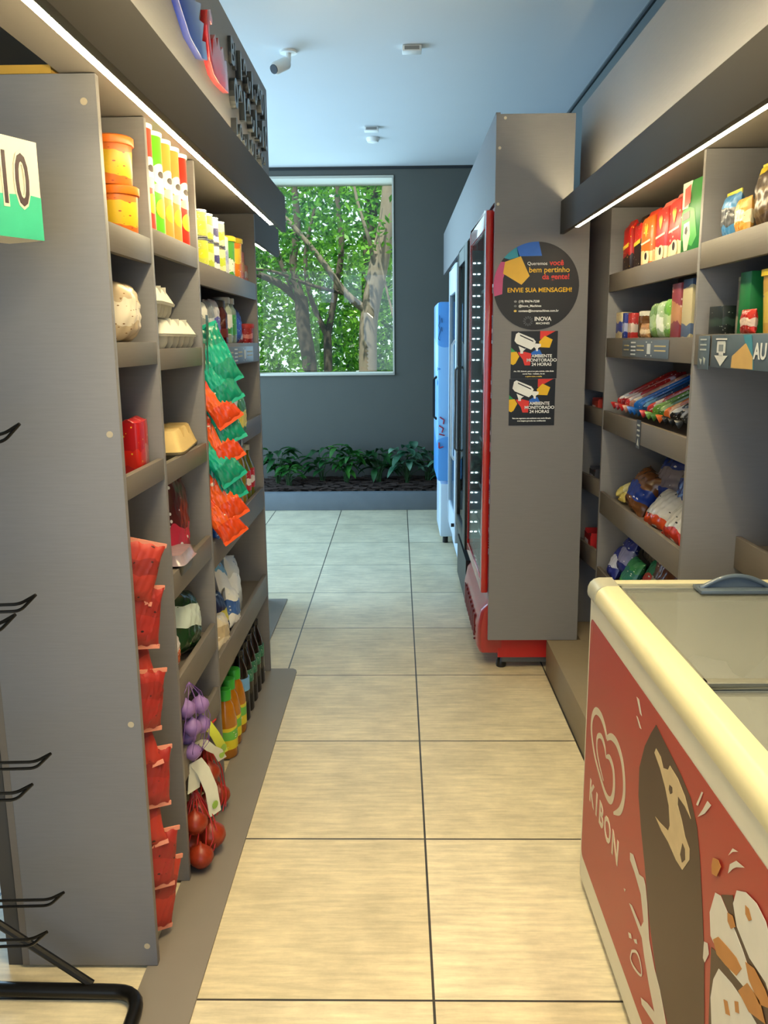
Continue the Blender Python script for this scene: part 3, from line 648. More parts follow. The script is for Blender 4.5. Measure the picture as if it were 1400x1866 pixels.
# blue printed freezer at the far end
ib = thing('upright_freezer', 'far upright freezer covered in bright blue print, last in the cooler row', 'freezer', (.275, 5.98, 0))
BP = printed('58A0E4', '90C8F4', '3E86D4', 2, .25, .8, .3, 1.3)
part('body', G().box(.275, .80, 5.98, 6.55, .46, 1.71), BP, ib, bev=.02)
part('base', G().box(.30, .80, 5.99, 6.54, .05, .44), WB, ib, bev=.01)
for x, y in ((.34, 6.03), (.34, 6.5), (.76, 6.03), (.76, 6.5)): part('foot', G().lathe([(.02, 0), (.02, .05)], 12, c=(x, y, 0)), BLACK(), ib)
def mark(nm, pts, r, m):
    g = G()
    for q in pts:
        for i in range(len(q)-1): g.tube([(x+.018, 5.9785, z) for x, z in q[i:i+2]], r, 5)
    part(nm, g, m, ib)
mark('script_mark', [[(.268, 1.62), (.272, 1.58), (.264, 1.55), (.276, 1.52), (.268, 1.49), (.262, 1.46), (.274, 1.45)], [(.285, 1.60), (.288, 1.57)], [(.284, 1.54), (.288, 1.51)]], .002, mat('1E3A66', .4))
mark('big_lettering', [[(.27, .74), (.27, .70), (.30, .71)], [(.27, .80), (.31, .79)], [(.27, .86), (.30, .84), (.29, .81)], [(.275, .92), (.305, .90), (.30, .87)]], .005, mat('B03048', .4))
part('handle', G().tube([(.275, 6.04, 1.2), (.253, 6.04, 1.18), (.253, 6.04, .92), (.275, 6.04, .90)], .010), BLACK(), ib)

# ------------------------------------------------------------------ ceiling fittings
t = thing('security_camera', 'small white security camera with dark lens hanging from the ceiling, left of centre', 'camera', (-.565, 4.80, 2.94))
part('mount', G().lathe([(.045, -.012), (.045, 0)], 20, c=(-.565, 4.80, 2.94)), WHITE(), t)
part('arm', G().tube([(-.565, 4.80, 2.93), (-.565, 4.79, 2.89), (-.585, 4.76, 2.865)], .014), WHITE(), t)
g = G().lathe([(.028, -.05), (.031, -.045), (.031, .05), (.024, .06)], 18)
Mx = Matrix.Translation((-.598, 4.735, 2.85)) @ Matrix.Rotation(rad(-35), 4, 'Z') @ Matrix.Rotation(rad(-62), 4, 'X') @ Matrix.Rotation(PI, 4, 'X')
part('body', g.put(Mx), WHITE(), t)
part('lens', G().lathe([(.023, .058), (.023, .064)], 18).put(Mx), BLACK(), t)
def emerg(x, y, lab, w=.10):
    t = thing('ceiling_fixture', lab, 'ceiling fixture', (x, y, ZC))
    part('housing', G().box(x-w/2, x+w/2, y-.035, y+.035, ZC-.03, ZC-.001), WHITE(), t, bev=.004)
    part('face', G().box(x-w/2+.012, x+w/2-.012, y-.037, y-.034, ZC-.024, ZC-.007), mat('8C8A84', .4), t)
emerg(.08, 4.76, 'small white rectangular fixture on the ceiling, nearer the camera and right of centre')
emerg(-.18, 6.43, 'small white rectangular fixture on the ceiling near the back wall')
solo('smoke_detector', G().lathe([(.02, -.035), (.04, -.03), (.05, -.012), (.05, 0)], 20), WHITE(), 'small round white detector on the ceiling just before the far fixture', 'detector', loc=(-.18, 6.75, ZC-.001))

# ------------------------------------------------------------------ ice cream freezer
FX, FX1, FY0, FY1 = .485, 1.105, .62, 2.058
fz = thing('ice_cream_freezer', 'red and white chest freezer with sliding glass lids in the right foreground', 'freezer', (FX, FY0, .03))
FW = mat('D9D5C2', .35, var=.03)
part('body', G().box(FX, FX+.05, FY0, FY1, .03, .815).box(FX1-.05, FX1, FY0, FY1, .03, .815).box(FX+.05, FX1-.05, FY1-.05, FY1, .03, .815).box(FX+.05, FX1-.05, FY0, FY0+.05, .03, .80).box(FX+.05, FX1-.05, FY0+.05, FY1-.05, .03, .28), FW, fz)
for x, y in ((.53, 2.0), (.53, .70), (1.06, 2.0), (1.06, .70)): part('foot', G().lathe([(.02, 0), (.022, .02), (.012, .03)], 12, c=(x, y, 0)), BLACK(), fz)
# rounded rim profile swept along the four sides
def rim(x_out, x_in, y0, y1, axis):
    s = 1 if x_in > x_out else -1; W_ = abs(x_in-x_out)
    prof = [(.002, .812), (-.005, .815), (-.007, .824), (-.006, .838), (-.001, .849), (.008, .857), (.020, .861), (W_, .861), (W_, .845), (.04, .845), (.04, .81)]
    v = []; k = len(prof)
    for t in (y0, y1):
        for a, z in prof: v.append((x_out+s*a, t, z) if axis == 'x' else (t, x_out+s*a, z))
    f = [(i, (i+1) % k, (i+1) % k+k, i+k) for i in range(k)]+[tuple(range(k))[::-1], tuple(range(k, 2*k))]
    return G().add(v, f)
part('side_rim', rim(FX, .534, FY0, 1.985, 'x'), mat('D2CAA2', .3, var=.02), fz); part('side_rim', rim(FX1, 1.056, FY0, 1.985, 'x'), mat('D2CAA2', .3, var=.02), fz)
part('end_rim', rim(FY1, 2.005, .536, 1.054, 'y'), mat('CFC9A6', .35, var=.02), fz); part('end_rim', rim(FY0, .68, FX, FX1, 'y'), mat('CFC9A6', .35), fz)
cc = mat('B4B09C', .4)
part('corner_cap', rim(FX-.002, .5355, 1.985, FY1+.005, 'x'), mat('A3A290', .35), fz); part('corner_cap', rim(FX1+.002, 1.0545, 1.985, FY1+.005, 'x'), cc, fz)
LIDG = mat('9C9F96', .12, alpha=.42, var=.12, scale=5, coat=.4)
# glass lids with a moulded handle
def lid(y0, y1, z, nm='sliding_lid'):
    g = G().box(.536, 1.054, y0, y0+.022, z, z+.012).box(.536, 1.054, y1-.022, y1, z, z+.012).box(.536, .543, y0, y1, z, z+.012).box(1.047, 1.054, y0, y1, z, z+.012)
    l = part(nm, g, mat('77776B', .4), fz, bev=.002)
    part('glass', G().box(.543, 1.047, y0+.022, y1-.022, z+.004, z+.008), LIDG, l); return l
l1 = lid(1.40, 2.0, .846); l2 = lid(.70, 1.42, .832)
HB = mat('56636F', .3, coat=.4)
g = G(); arc = [(.72+.17*t/16, 1.955, .864+.030*math.sin(PI*t/16)) for t in range(17)]
g.tube(arc, .006, 8); g.prism([(.72+.17*t/16, .864+.030*math.sin(PI*t/16)) for t in range(17)], (0, 1.962, 0), *YM, .004)
g.box(.712, .898, 1.925, 1.985, .858, .866)
part('handle', g, HB, l1, bev=.001, label='grey arched grip')
# wire baskets and packs inside
g = G()
for k in range(9): g.tube([(.55+.06*k, 1.30, .60), (.55+.06*k, 1.30, .42), (.55+.06*k, .75, .42), (.55+.06*k, .75, .60)], .0025, 5)
for k in range(8): g.tube([(.545, .75+.078*k, .60), (.545, .75+.078*k, .42), (1.04, .75+.078*k, .42), (1.04, .75+.078*k, .60)], .0025, 5)
g.tube([(.545, .75, .60), (1.04, .75, .60), (1.04, 1.30, .60), (.545, 1.30, .60)], .004, 6, close=True)
part('basket', g, mat('D8D8D0', .3, metal=.5), fz)
g = G(); n = 16; rn = random.Random(9)
v = [(.54+.51*i/n, 1.32+.68*j/n, .60+.02*math.sin(i*1.1)+.02*math.sin(j*1.3+i)+rn.uniform(-.008, .008)+.05*(j/n)) for j in range(n+1) for i in range(n+1)]
g.add(v, [(j*(n+1)+i, j*(n+1)+i+1, (j+1)*(n+1)+i+1, (j+1)*(n+1)+i) for j in range(n) for i in range(n)])
part('frosted_liner', g, mat('C4C8C2', .25, var=.15, scale=12, bump=.6), fz)
g = G().box(.54, 1.05, 1.30, 1.325, .30, .70)
part('divider', g, mat('C9BE92', .5, var=.15, scale=9), fz)
ices = [((.60, 1.20), '7A3A2A', 'C8443A', 'red and brown wrapped ice cream pack at the aisle side of the freezer basket', .3), ((.68, 1.22), 'C03A34', 'F0E0D0', 'red ice cream pack next to the aisle side of the freezer basket', .9), ((.80, 1.18), '5A4030', 'D8B840', 'brown ice cream pack with yellow print in the freezer basket', -.2), ((.70, 1.05), 'B8B830', 'E8E8D8', 'yellow-green ice cream pack in the freezer basket', 1.2), ((.62, 1.00), 'D8D8D2', '8A8A80', 'silver-white ice cream pack in the freezer basket', .1), ((.88, 1.05), '6A3428', 'E0C060', 'dark brown ice cream pack deep in the freezer basket', .7)]
for k, ((x, y), a, b, lab, rz) in enumerate(ices):
    g = G().bag(.16, .08, .03, k).put(Matrix.Rotation(rad(90), 4, 'X')); g.v = [(p[0], p[1]+.04, p[2]) for p in g.v]
    solo('ice_cream_pack', g, printed(a, b, 'EEE8D8', k), lab, 'ice cream', 'ice cream packs in the freezer', loc=(x, y, .445+.03*(k % 2)), rz=rz)
# printed red graphic on the aisle side
fr = thing('t', 'x', 'x'); bpy.data.objects.remove(fr)
FO = (FX, 0, 0)
def fart(name, polys, m, layer, parent, label=None, join=False):
    if join:
        g = G()
        for p in polys: g.prism([(-a, b) for a, b in p], (FX-.0007*layer, 0, 0), *XM, .0004)
        return part(name, g, m, parent, smooth=False, label=label)
    for p in polys:
        o = part(name, G().prism([(-a, b) for a, b in p], (FX-.0007*layer, 0, 0), *XM, .0004), m, parent, smooth=False, label=label)
    return o
def rrect(y0, y1, z0, z1, r):
    out = []
    for cy_, cz_, a0 in ((y1-r, z1-r, 0), (y0+r, z1-r, 90), (y0+r, z0+r, 180), (y1-r, z0+r, 270)):
        out += [(cy_+r*math.cos(rad(a0+i*15)), cz_+r*math.sin(rad(a0+i*15))) for i in range(7)]
    return out
gp = fart('printed_panel', [rrect(FY0+.03, 2.045, .10, .762, .02)], mat('A63328', .4, var=.03, scale=3), 1, fz, 'red printed side graphic')
KW = mat('CFC4AE', .5)
def ribbon(pts):
    """variable-width band through (y, z, width)"""
    P_ = []; n = len(pts)
    for i in range(n-1):
        q = [pts[max(0, i-1)], pts[i], pts[i+1], pts[min(n-1, i+2)]]
        for k in range(5):
            t = k/5; P_.append(tuple(.5*((2*q[1][c])+(q[2][c]-q[0][c])*t+(2*q[0][c]-5*q[1][c]+4*q[2][c]-q[3][c])*t*t+(3*q[1][c]-q[0][c]-3*q[2][c]+q[3][c])*t**3) for c in range(3)))
    P_.append(pts[-1]); out = []; L_, R__ = [], []
    for i, (y, z, w_) in enumerate(P_):
        a = P_[max(0, i-1)]; b = P_[min(len(P_)-1, i+1)]; dy, dz = b[0]-a[0], b[1]-a[1]; l = math.hypot(dy, dz) or 1
        L_.append((y-dz/l*w_, z+dy/l*w_)); R__.append((y+dz/l*w_, z-dy/l*w_))
    return [[L_[i], L_[i+1], R__[i+1], R__[i]] for i in range(len(P_)-1)]
rA = [(1.838, .535, .006), (1.865, .553, .008), (1.905, .562, .009), (1.955, .550, .009), (1.986, .515, .008), (1.985, .475, .007), (1.945, .437, .006), (1.885, .414, .006), (1.822, .400, .007), (1.777, .412, .009), (1.757, .450, .009), (1.768, .490, .008), (1.805, .503, .007), (1.838, .488, .003)]
rB = [(1.838, .488, .003), (1.855, .507, .006), (1.890, .514, .0065), (1.925, .495, .006), (1.925, .462, .005), (1.895, .438, .004), (1.850, .420, .002)]
rC = [(1.838, .535, .006), (1.800, .558, .008), (1.750, .566, .009), (1.705, .550, .009), (1.680, .515, .009), (1.677, .475, .009), (1.700, .432, .009), (1.750, .396, .003)]
fart('heart_emblem', ribbon(rA)+ribbon(rB)+ribbon(rC), KW, 2, gp, 'cream double-heart emblem', join=True)
for ch, y in zip('KIBON', (1.957, 1.905, 1.857, 1.795, 1.724)):
    text('lettering', ch, .083, (FX-.0016, y, .323), *XM, KW, gp, bold=.0016, sx=.95)
CH = mat('463022', .45, var=.1, scale=6); CRM = mat('C9B38A', .5, var=.2, scale=25); CW = mat('CFC8B8', .5, var=.05)
fart('chocolate_bar', [[(1.49, .736), (1.453, .73), (1.399, .722), (1.339, .713), (1.291, .70), (1.255, .669), (1.234, .627), (1.207, .548), (1.187, .482), (1.167, .378), (1.10, .12), (1.25, .12), (1.328, .229), (1.401, .268), (1.461, .339), (1.507, .425), (1.543, .482), (1.574, .543), (1.578, .601), (1.551, .662), (1.517, .706)]], CH, 2, gp, 'chocolate ice cream bar picture')
fart('bitten_cream', [[(1.48, .693), (1.451, .691), (1.433, .678), (1.408, .688), (1.399, .701), (1.355, .70), (1.316, .689), (1.283, .667), (1.313, .672), (1.348, .67), (1.347, .654), (1.323, .64), (1.303, .622), (1.279, .614), (1.276, .596), (1.305, .557), (1.338, .554), (1.384, .56), (1.421, .558), (1.461, .563), (1.433, .568), (1.387, .580), (1.38, .595), (1.392, .627), (1.417, .649), (1.451, .668), (1.488, .680)]], CRM, 3, gp)
fart('cream_hole', [[(1.393, .667), (1.379, .67), (1.376, .661), (1.386, .653), (1.395, .657)], [(1.311, .604), (1.299, .601), (1.294, .584), (1.307, .57), (1.318, .578)]], CH, 4, gp)
fart('white_splash', [[(1.607, .391), (1.585, .401), (1.539, .387), (1.509, .40), (1.495, .393), (1.478, .366), (1.454, .304), (1.413, .273), (1.377, .258), (1.30, .20), (1.22, .12), (1.36, .12), (1.394, .168), (1.474, .14), (1.482, .149), (1.442, .172), (1.398, .191), (1.438, .216), (1.475, .247), (1.498, .273), (1.594, .281), (1.575, .29), (1.508, .29), (1.493, .314), (1.52, .355), (1.569, .371), (1.604, .376)],
    [(1.191, .508), (1.177, .516), (1.169, .503), (1.182, .477), (1.19, .479)], [(1.589, .215), (1.57, .226), (1.564, .219), (1.581, .208)], [(1.638, .285), (1.625, .291), (1.63, .282)], [(1.55, .229), (1.532, .243), (1.524, .238), (1.54, .228)],
    [(1.62, .735), (1.603, .737), (1.579, .712), (1.592, .712)], [(1.615, .696), (1.605, .697), (1.577, .685), (1.589, .682)], [(1.245, .738), (1.239, .74), (1.256, .707), (1.264, .704)], [(1.219, .737), (1.203, .739), (1.226, .711), (1.254, .688), (1.234, .714)], [(1.127, .703), (1.114, .723), (1.095, .73), (1.113, .718)], [(1.123, .676), (1.119, .694), (1.099, .713), (1.071, .721), (1.097, .704), (1.108, .694)]]
    , CW, 3, gp)
fart('splash_ring', ribbon([(1.557, .195, .0028), (1.527, .217, .0028), (1.501, .217, .0028), (1.487, .196, .0022), (1.533, .174, .0028), (1.563, .171, .0028), (1.557, .195, .0028)]), CW, 3, gp, join=True)
fart('dark_backdrop', [[(1.141, .628), (1.101, .656), (1.078, .622), (1.031, .609), (.979, .614), (.90, .60), (.80, .55), (.80, .3), (1.05, .12), (1.10, .12), (1.15, .40), (1.162, .521), (1.131, .534), (1.097, .616)]], CH, 3, gp)
fart('cone_top', [[(1.161, .617), (1.141, .626), (1.097, .616), (1.055, .604), (1.021, .589), (.997, .57), (1.022, .56), (1.083, .543), (1.131, .534), (1.166, .538), (1.176, .572)], [(1.088, .673), (1.059, .691), (1.024, .699), (.994, .694), (.962, .666), (.93, .63), (.90, .58), (.949, .596), (.979, .614), (1.031, .609), (1.078, .622), (1.096, .646)], [(1.127, .512), (1.08, .527), (1.036, .536), (.994, .537), (.95, .48), (1.0, .38), (1.08, .30), (1.137, .405), (1.148, .443), (1.143, .48)]], mat('D8D4C8', .5, var=.06), 4, gp, 'white cone ice cream picture')
AL = mat('B5793A', .5, var=.2, scale=20)
fart('caramel_piece', [[(1.154, .541), (1.136, .56), (1.102, .57), (1.07, .578), (1.05, .576), (1.065, .552), (1.103, .538), (1.137, .529)], [(1.041, .595), (1.013, .607), (.977, .604), (.954, .595), (.989, .572), (1.026, .579)], [(1.055, .536), (1.03, .57), (.99, .577), (.969, .56), (1.017, .535)],
    [(1.111, .62), (1.093, .628), (1.081, .619), (1.095, .605), (1.108, .608)], [(1.056, .673), (1.044, .676), (1.033, .667), (1.041, .659), (1.053, .661)], [(1.10, .482), (1.087, .49), (1.074, .477), (1.089, .467)], [(1.064, .511), (1.052, .52), (1.046, .506), (1.058, .498)], [(1.178, .665), (1.158, .675), (1.146, .671), (1.159, .646), (1.177, .638), (1.181, .65)]], AL, 5, gp)
fart('edge_mark', [[(2.028, .745), (2.022, .745), (2.022, .70), (2.028, .70)]], mat('B86A58', .5), 2, gp)

# ------------------------------------------------------------------ signs fixed to the shelf lips
def info(x, y0, y1, z0, z1, fr_, lab, sgn):
    t = thing('shelf_sign', lab, 'sign', (x, y0, z0))
    part('plate', G().box(min(x, x+sgn*.003), max(x, x+sgn*.003), y0, y1, z0, z1), mat('5B6670', .35), t, bev=.0008)
    rt, up = fr_; xs = x+sgn*.0035; L_ = y1-y0; y = lambda f: (y0+L_*f if sgn > 0 else y1-L_*f); h = z1-z0
    g = G()
    for a, b in ((.05, .17), (.36, .52), (.74, .96)):
        for zf in (.62, .38): p, q = sorted((y(a), y(b))); g.box(min(xs, xs+sgn*.0005), max(xs, xs+sgn*.0005), p, q, z0+h*zf, z0+h*zf+.0045)
    g2 = G()
    for zf in (.12, .34, .56, .80): p, q = sorted((y(.22), y(.33))); g2.box(min(xs, xs+sgn*.0005), max(xs, xs+sgn*.0005), p, q, z0+h*zf, z0+h*zf+.005)
    for a, b, c_, d in ((.56, .58, .1, .16), (.67, .69, .1, .16), (.56, .58, .84, .9), (.67, .69, .84, .9), (.59, .66, .22, .78)): p, q = sorted((y(a), y(b))); g2.box(min(xs, xs+sgn*.0005), max(xs, xs+sgn*.0005), p, q, z0+h*c_, z0+h*d)
    part('printed_lines', g, mat('B8A878', .5), t, smooth=False); part('printed_icons', g2, mat('C8CCCC', .5), t, smooth=False)
info(LX, 2.90, 3.40, 1.376, 1.434, XP, 'long grey instruction strip on a left shelf lip, beside the hanging chip bags', 1)
info(RX, 2.69, 3.235, 1.386, 1.446, XM, 'long grey instruction strip on a shelf lip of the right shelving', -1)
def vtag(x, y, z, lab, sgn):
    t = thing('price_tag', lab, 'tag', (x, y, z)); a = sorted((x, x+sgn*.002))
    part('plate', G().box(*a, y, y+.045, z, z+.10), mat('3A3E42', .4), t)
    g = G(); b = sorted((x+sgn*.002, x+sgn*.0028))
    for k in range(3): g.box(*b, y+.006, y+.036, z+.078-.018*k, z+.084-.018*k)
    g.prism([(s_*(y+.02)-.012, z+.008) if False else q for q in ([(-(y+.012), z+.008), (-(y+.034), z+.012), (-(y+.024), z+.034)] if sgn < 0 else [(y+.012, z+.008), (y+.034, z+.012), (y+.024, z+.034)])], (x+sgn*.002, 0, 0), *(XM if sgn < 0 else XP), .0006)
    part('print', g, mat('B8B8AE', .5), t, smooth=False)
vtag(LX, 3.06, 1.068, 'small dark upright tag on the lip below the brown snack bags, left shelving', 1)
vtag(RX, 2.95, 1.072, 'small dark upright tag on the lip below the long sweets, right shelving', -1)
# blue-grey sign with arrow and pentagon, and the small card beside it
t = thing('shelf_banner', 'long blue-grey banner with an arrow, a tan pentagon and big letters over the freezer', 'sign', (RX, 1.338, 1.374))
part('plate', G().box(.838, .8425, 1.338, 2.315, 1.374, 1.458), mat('50606E', .4), t, bev=.0008)
def ban(nm, polys, m, lay=1):
    g = G()
    for p in polys: g.prism([(-a, b) for a, b in p], (.838-.0006*lay, 0, 0), *XM, .0004)
    part(nm, g, m, t, smooth=False)
bx = lambda y0, y1, z0, z1: [(y0, z0), (y1, z0), (y1, z1), (y0, z1)]
ban('teal_shape', [[(2.105, 1.457), (2.055, 1.457), (2.03, 1.375), (2.055, 1.375), (2.085, 1.43)]], mat('3C8094'))
ban('tan_shape', [[(2.168, 1.376), (2.165, 1.405), (2.085, 1.437), (2.040, 1.405), (2.035, 1.376)]], mat('B8975A'), 2)
ban('arrow', [bx(2.212, 2.270, 1.412, 1.438), [(2.285, 1.405), (2.195, 1.405), (2.240, 1.378)], bx(2.205, 2.28, 1.445, 1.449), bx(2.215, 2.27, 1.4385, 1.4415), bx(2.225, 2.256, 1.404, 1.412)], mat('C4C8C8'), 2)
ban('arrow_window', [bx(2.226, 2.256, 1.416, 1.433)], mat('77828A'), 3)
text('lettering', 'AU', .052, (.8364, 2.035, 1.417), *XM, mat('C8CCCC'), t, align='LEFT', bold=.0012, sx=1.0)
t = thing('hanging_card', 'small blue-grey card hanging on the post at the left end of the banner', 'card', (RX, 2.33, 1.37))
part('plate', G().box(.838, .8415, 2.335, 2.415, 1.366, 1.456), mat('566674', .4), t, bev=.001)
ban2 = G()
for k, z in enumerate((1.444, 1.430, 1.417)): ban2.prism([(-(2.35), z), (-(2.398), z), (-(2.398), z+.004), (-(2.35), z+.004)], (.8374, 0, 0), *XM, .0004)
ban2.prism([(-2.40, 1.395), (-2.385, 1.378), (-2.378, 1.392)], (.8374, 0, 0), *XM, .0004); ban2.prism([(-2.37, 1.40), (-2.352, 1.395), (-2.36, 1.378)], (.8374, 0, 0), *XM, .0004)
part('print', ban2, mat('A8B0B0', .5), t, smooth=False)

# ------------------------------------------------------------------ goods: builders (front of each faces local -Y; RL turns it to the aisle)
RL, RR = PI/2, -PI/2
XL, XR = -.655, .915           # where goods stand behind the lips
def tub(lab, loc, rz, body, pr, lidc, r=.045, h=.085, grp=None, nm='snack_tub', cat='tub'):
    t = thing(nm, lab, cat, loc, rz, grp)
    part('body', G().lathe([(r*.9, 0), (r*.94, .004), (r, h-.004), (r, h)], 22), pr, t, world=False)
    part('lid', G().lathe([(r+.004, h-.002), (r+.005, h), (r+.005, h+.014), (r+.001, h+.017)], 22), mat(lidc, .35), t, world=False)
    return t
def tubecan(lab, loc, rz, c, c2, grp=None, r=.037, h=.235):
    t = thing('chip_tube', lab, 'chip tube', loc, rz, grp)
    part('tube', G().lathe([(r, 0), (r, h)], 24), mat(c, .35, var=.02), t, world=False)
    a = [PI*i/14 for i in range(15)]
    def lab_(nm, w, z0, z1, m, k, cz_=None):
        g = G(); v = []; n = 18; rr = r+.0006*k
        zc, hz = (z0+z1)/2, (z1-z0)/2
        for i in range(n+1):
            u = -1+2*i/n; hh = hz*math.sqrt(max(0, 1-u*u))+.0005; an = -PI/2+u*w/r
            v += [(rr*math.cos(an), rr*math.sin(an), zc-hh), (rr*math.cos(an), rr*math.sin(an), zc+hh)]
        g.add(v, [(2*i, 2*i+2, 2*i+3, 2*i+1) for i in range(n)]); part(nm, g, m, t, world=False)
    lab_('white_oval', .030, .118, .168, mat('F0ECE0', .4), 1)
    lab_('oval_mark', .012, .135, .150, mat('3A2A26', .4), 2)
    lab_('name_band', .030, .098, .122, mat(c2, .4), 2)
    lab_('crisp_picture', .022, .040, .085, mat('EFB62E', .4, var=.25, scale=60), 1)
    part('side_band', G().add([((r+.0004)*math.cos(q), (r+.0004)*math.sin(q), z) for q in [rad(-40+8*i) for i in range(6)] for z in (.004, h-.004)], [(2*i, 2*i+2, 2*i+3, 2*i+1) for i in range(5)]), mat('F2F0D0', .4), t, world=False)
    part('lid', G().lathe([(r+.002, h-.003), (r+.003, h), (r+.003, h+.007), (r, h+.009)], 24), mat('F1F1EC', .3), t, world=False)
    return t
def can(lab, loc, rz, c1, c2, c3, seed, grp=None, r=.036, h=.082):
    t = thing('food_can', lab, 'can', loc, rz, grp)
    met = mat('C8CCCC', .25, metal=.9)
    part('tin', G().lathe([(r-.001, 0), (r+.001, .001), (r+.001, .003), (r-.001, .005), (r-.001, h-.005), (r+.001, h-.003), (r+.001, h), (r-.002, h)], 22), met, t, world=False)
    part('label', G().lathe([(r-.0003, .006), (r-.0003, h-.006)], 22), printed(c1, c2, c3, seed, .25, .6, .4, 3.5), t, world=False)
    return t
def carton(nm, lab, cat, loc, rz, w, d, h, pr, grp=None, rot=None, bev=.0015):
    return solo(nm, G().box(-w/2, w/2, -d/2, d/2, 0, h), pr, lab, cat, grp, loc=loc, rz=rz, rot=rot, bev=bev)
def pouch(nm, lab, cat, loc, rz, w, h, d, pr, seed, grp=None, rot=None, seal=None, wr=.12):
    """flexible bag; optional end seals as a part"""
    if seal is None: return solo(nm, G().bag(w, h, d, seed, wr=wr), pr, lab, cat, grp, loc=loc, rz=rz, rot=rot)
    t = thing(nm, lab, cat, loc, rz, grp, rot=rot)
    part('body', G().bag(w, h, d, seed, wr=wr), pr, t, world=False)
    for z in (h-.004, -.006): part('seal', G().box(-w/2, w/2, -.0015, .0015, z, z+.012), mat(seal, .35), t, world=False)
    return t
def brick_pack(lab, loc, rz, w, d, h, pr, topc, seed, grp=None, nm='coffee_pack', cat='coffee'):
    """vacuum brick pack with a folded gathered top"""
    t = thing(nm, lab, cat, loc, rz, grp)
    part('body', G().loft([(0, w*.96, d*.96), (.006, w, d), (h*.5, w*1.02, d*1.03), (h-.012, w, d), (h, w*.94, d*.8)], r=.2), pr, t, world=False)
    g = G().loft([(h, w*.94, d*.7), (h+.012, w*.9, d*.3), (h+.022, w*.86, .006)], r=.5)
    part('folded_top', g, mat(topc, .4, bump=.3, scale=80), t, world=False)
    F = lambda nm, q, m, k: part(nm, G().prism([(a*w, b*h) for a, b in q], (0, -d*.525-.0006*k, 0), *YM, .0003), m, t, world=False, smooth=False)
    el = lambda x, z, a, b: [(x+a*math.cos(i*PI/8), z+b*math.sin(i*PI/8)) for i in range(16)]
    if seed > 2:
        F('emblem', [(-.16, .80), (-.06, .87), (.0, .80), (.06, .87), (.16, .80), (.08, .68), (.0, .60), (-.08, .68)], mat('E8C030', .4), 1)
        F('name_band', [(-.38, .45), (.38, .49), (.38, .53), (-.38, .49)], mat('F0DCC8', .4), 1)
        F('cup_picture', el(.08, .16, .26, .15), mat('EDE0B8', .4), 1); F('bean_picture', el(.06, .20, .10, .075), mat('2A1C14', .4), 2)
    else: F('name_band', [(-.40, .50), (.40, .55), (.40, .64), (-.40, .58)], mat('E8C840', .4), 1)
    return t
def bottle(lab, loc, prof, liquid, capc, labelspec, grp=None, nm='bottle', cat='bottle', capr=None, rz=0, glassy=False, caph=.02):
    """lathe bottle > cap, label; labelspec = (z0, z1, r, material)"""
    t = thing(nm, lab, cat, loc, rz, grp)
    part('body', G().lathe(prof, 22), liquid, t, world=False)
    zt = prof[-1][1]; cr = capr or prof[-1][0]+.003
    part('cap', G().lathe([(cr, zt-caph*.6), (cr, zt+caph*.4), (cr*.9, zt+caph*.5)], 18), mat(capc, .35), t, world=False)
    if labelspec:
        z0, z1, r, m = labelspec; part('label', G().lathe([(r, z0), (r, z1)], 22), m, t, world=False)
    return t
E_ = .0012

# ---- left unit, first bay
zA1, zA2, zA3 = [SZ(b)+.001 for a, b in LA]
o1 = tub('lower of two orange snack tubs stacked on the top shelf of the first left bay', (-.628, 1.985, zA1), RL, '', printed('E2762A', 'E8BE2C', 'B8452A', 4, .2, .8, .35, 2.2), 'E8761C', grp='orange tubs in the first left bay')
dup(o1, (-.632, 1.978, zA1+.103), RL, 'upper of two orange snack tubs stacked on the top shelf of the first left bay')
tub('white-lidded tub mostly hidden behind the orange tubs', (-.74, 1.82, zA1), RL, '', printed('ECE6DA', 'E0A040', 'C8B890', 6), 'F0EEE6', .04, .13)
# paper-crumpled bread bags
pouch('bread_bag', 'clear bag of pale rolls in the second shelf of the first left bay', 'bread', (-.635, 1.945, zA2), RL, .15, .135, .10, printed('C9B494', 'E8DCC4', '8C6A42', 1, .3, .7, .25, 4), 11, seal=None, wr=.07)
pouch('bread_bag', 'second clear bag of pale rolls leaning behind the first one, first left bay', 'bread', (-.72, 1.86, zA2), RL+.4, .14, .12, .09, printed('D2C4A8', 'B89868', 'F0E8DC', 5, .3, .7, .25, 4), 12, wr=.2)
bottle('tall dark bottle at the back of the second shelf, first left bay', (-.80, 1.94, zA2), [(.03, 0), (.034, .01), (.034, .13), (.014, .17), (.013, .205)], mat('1A1716', .15), '202020', (.03, .10, .0345, mat('5A5C5E', .4)), nm='dark_bottle')
# red long packs
for k, (y, x, r_, lab) in enumerate(((1.955, -.622, 0, 'tall red and yellow biscuit pack on the first left bay\'s third shelf, nearest the aisle'), (2.015, -.63, .15, 'tall red biscuit pack in pink see-through wrap behind the yellow-lettered one'), (1.89, -.68, -.1, 'tall dark-red biscuit pack at the back beside the side panel, first left bay'))):
    t = thing('biscuit_pack', lab, 'biscuits', (x, y, zA3), RL+r_, 'red biscuit packs in the first left bay')
    part('body', G().loft([(0, .046, .046), (.004, .05, .05), (.11, .052, .052), (.128, .05, .05)], r=.5), printed(['B81A20', 'B0363C', '8A1A20'][k], ['D8281C', 'C07C80', 'A02020'][k], ['F0C030', 'E0C8C0', 'B06060'][k], k, .2, .5, .3, 2), t, world=False)
    part('crimped_end', G().loft([(.128, .05, .04), (.136, .052, .004)], r=.4), mat('C02A2C', .3), t, world=False)
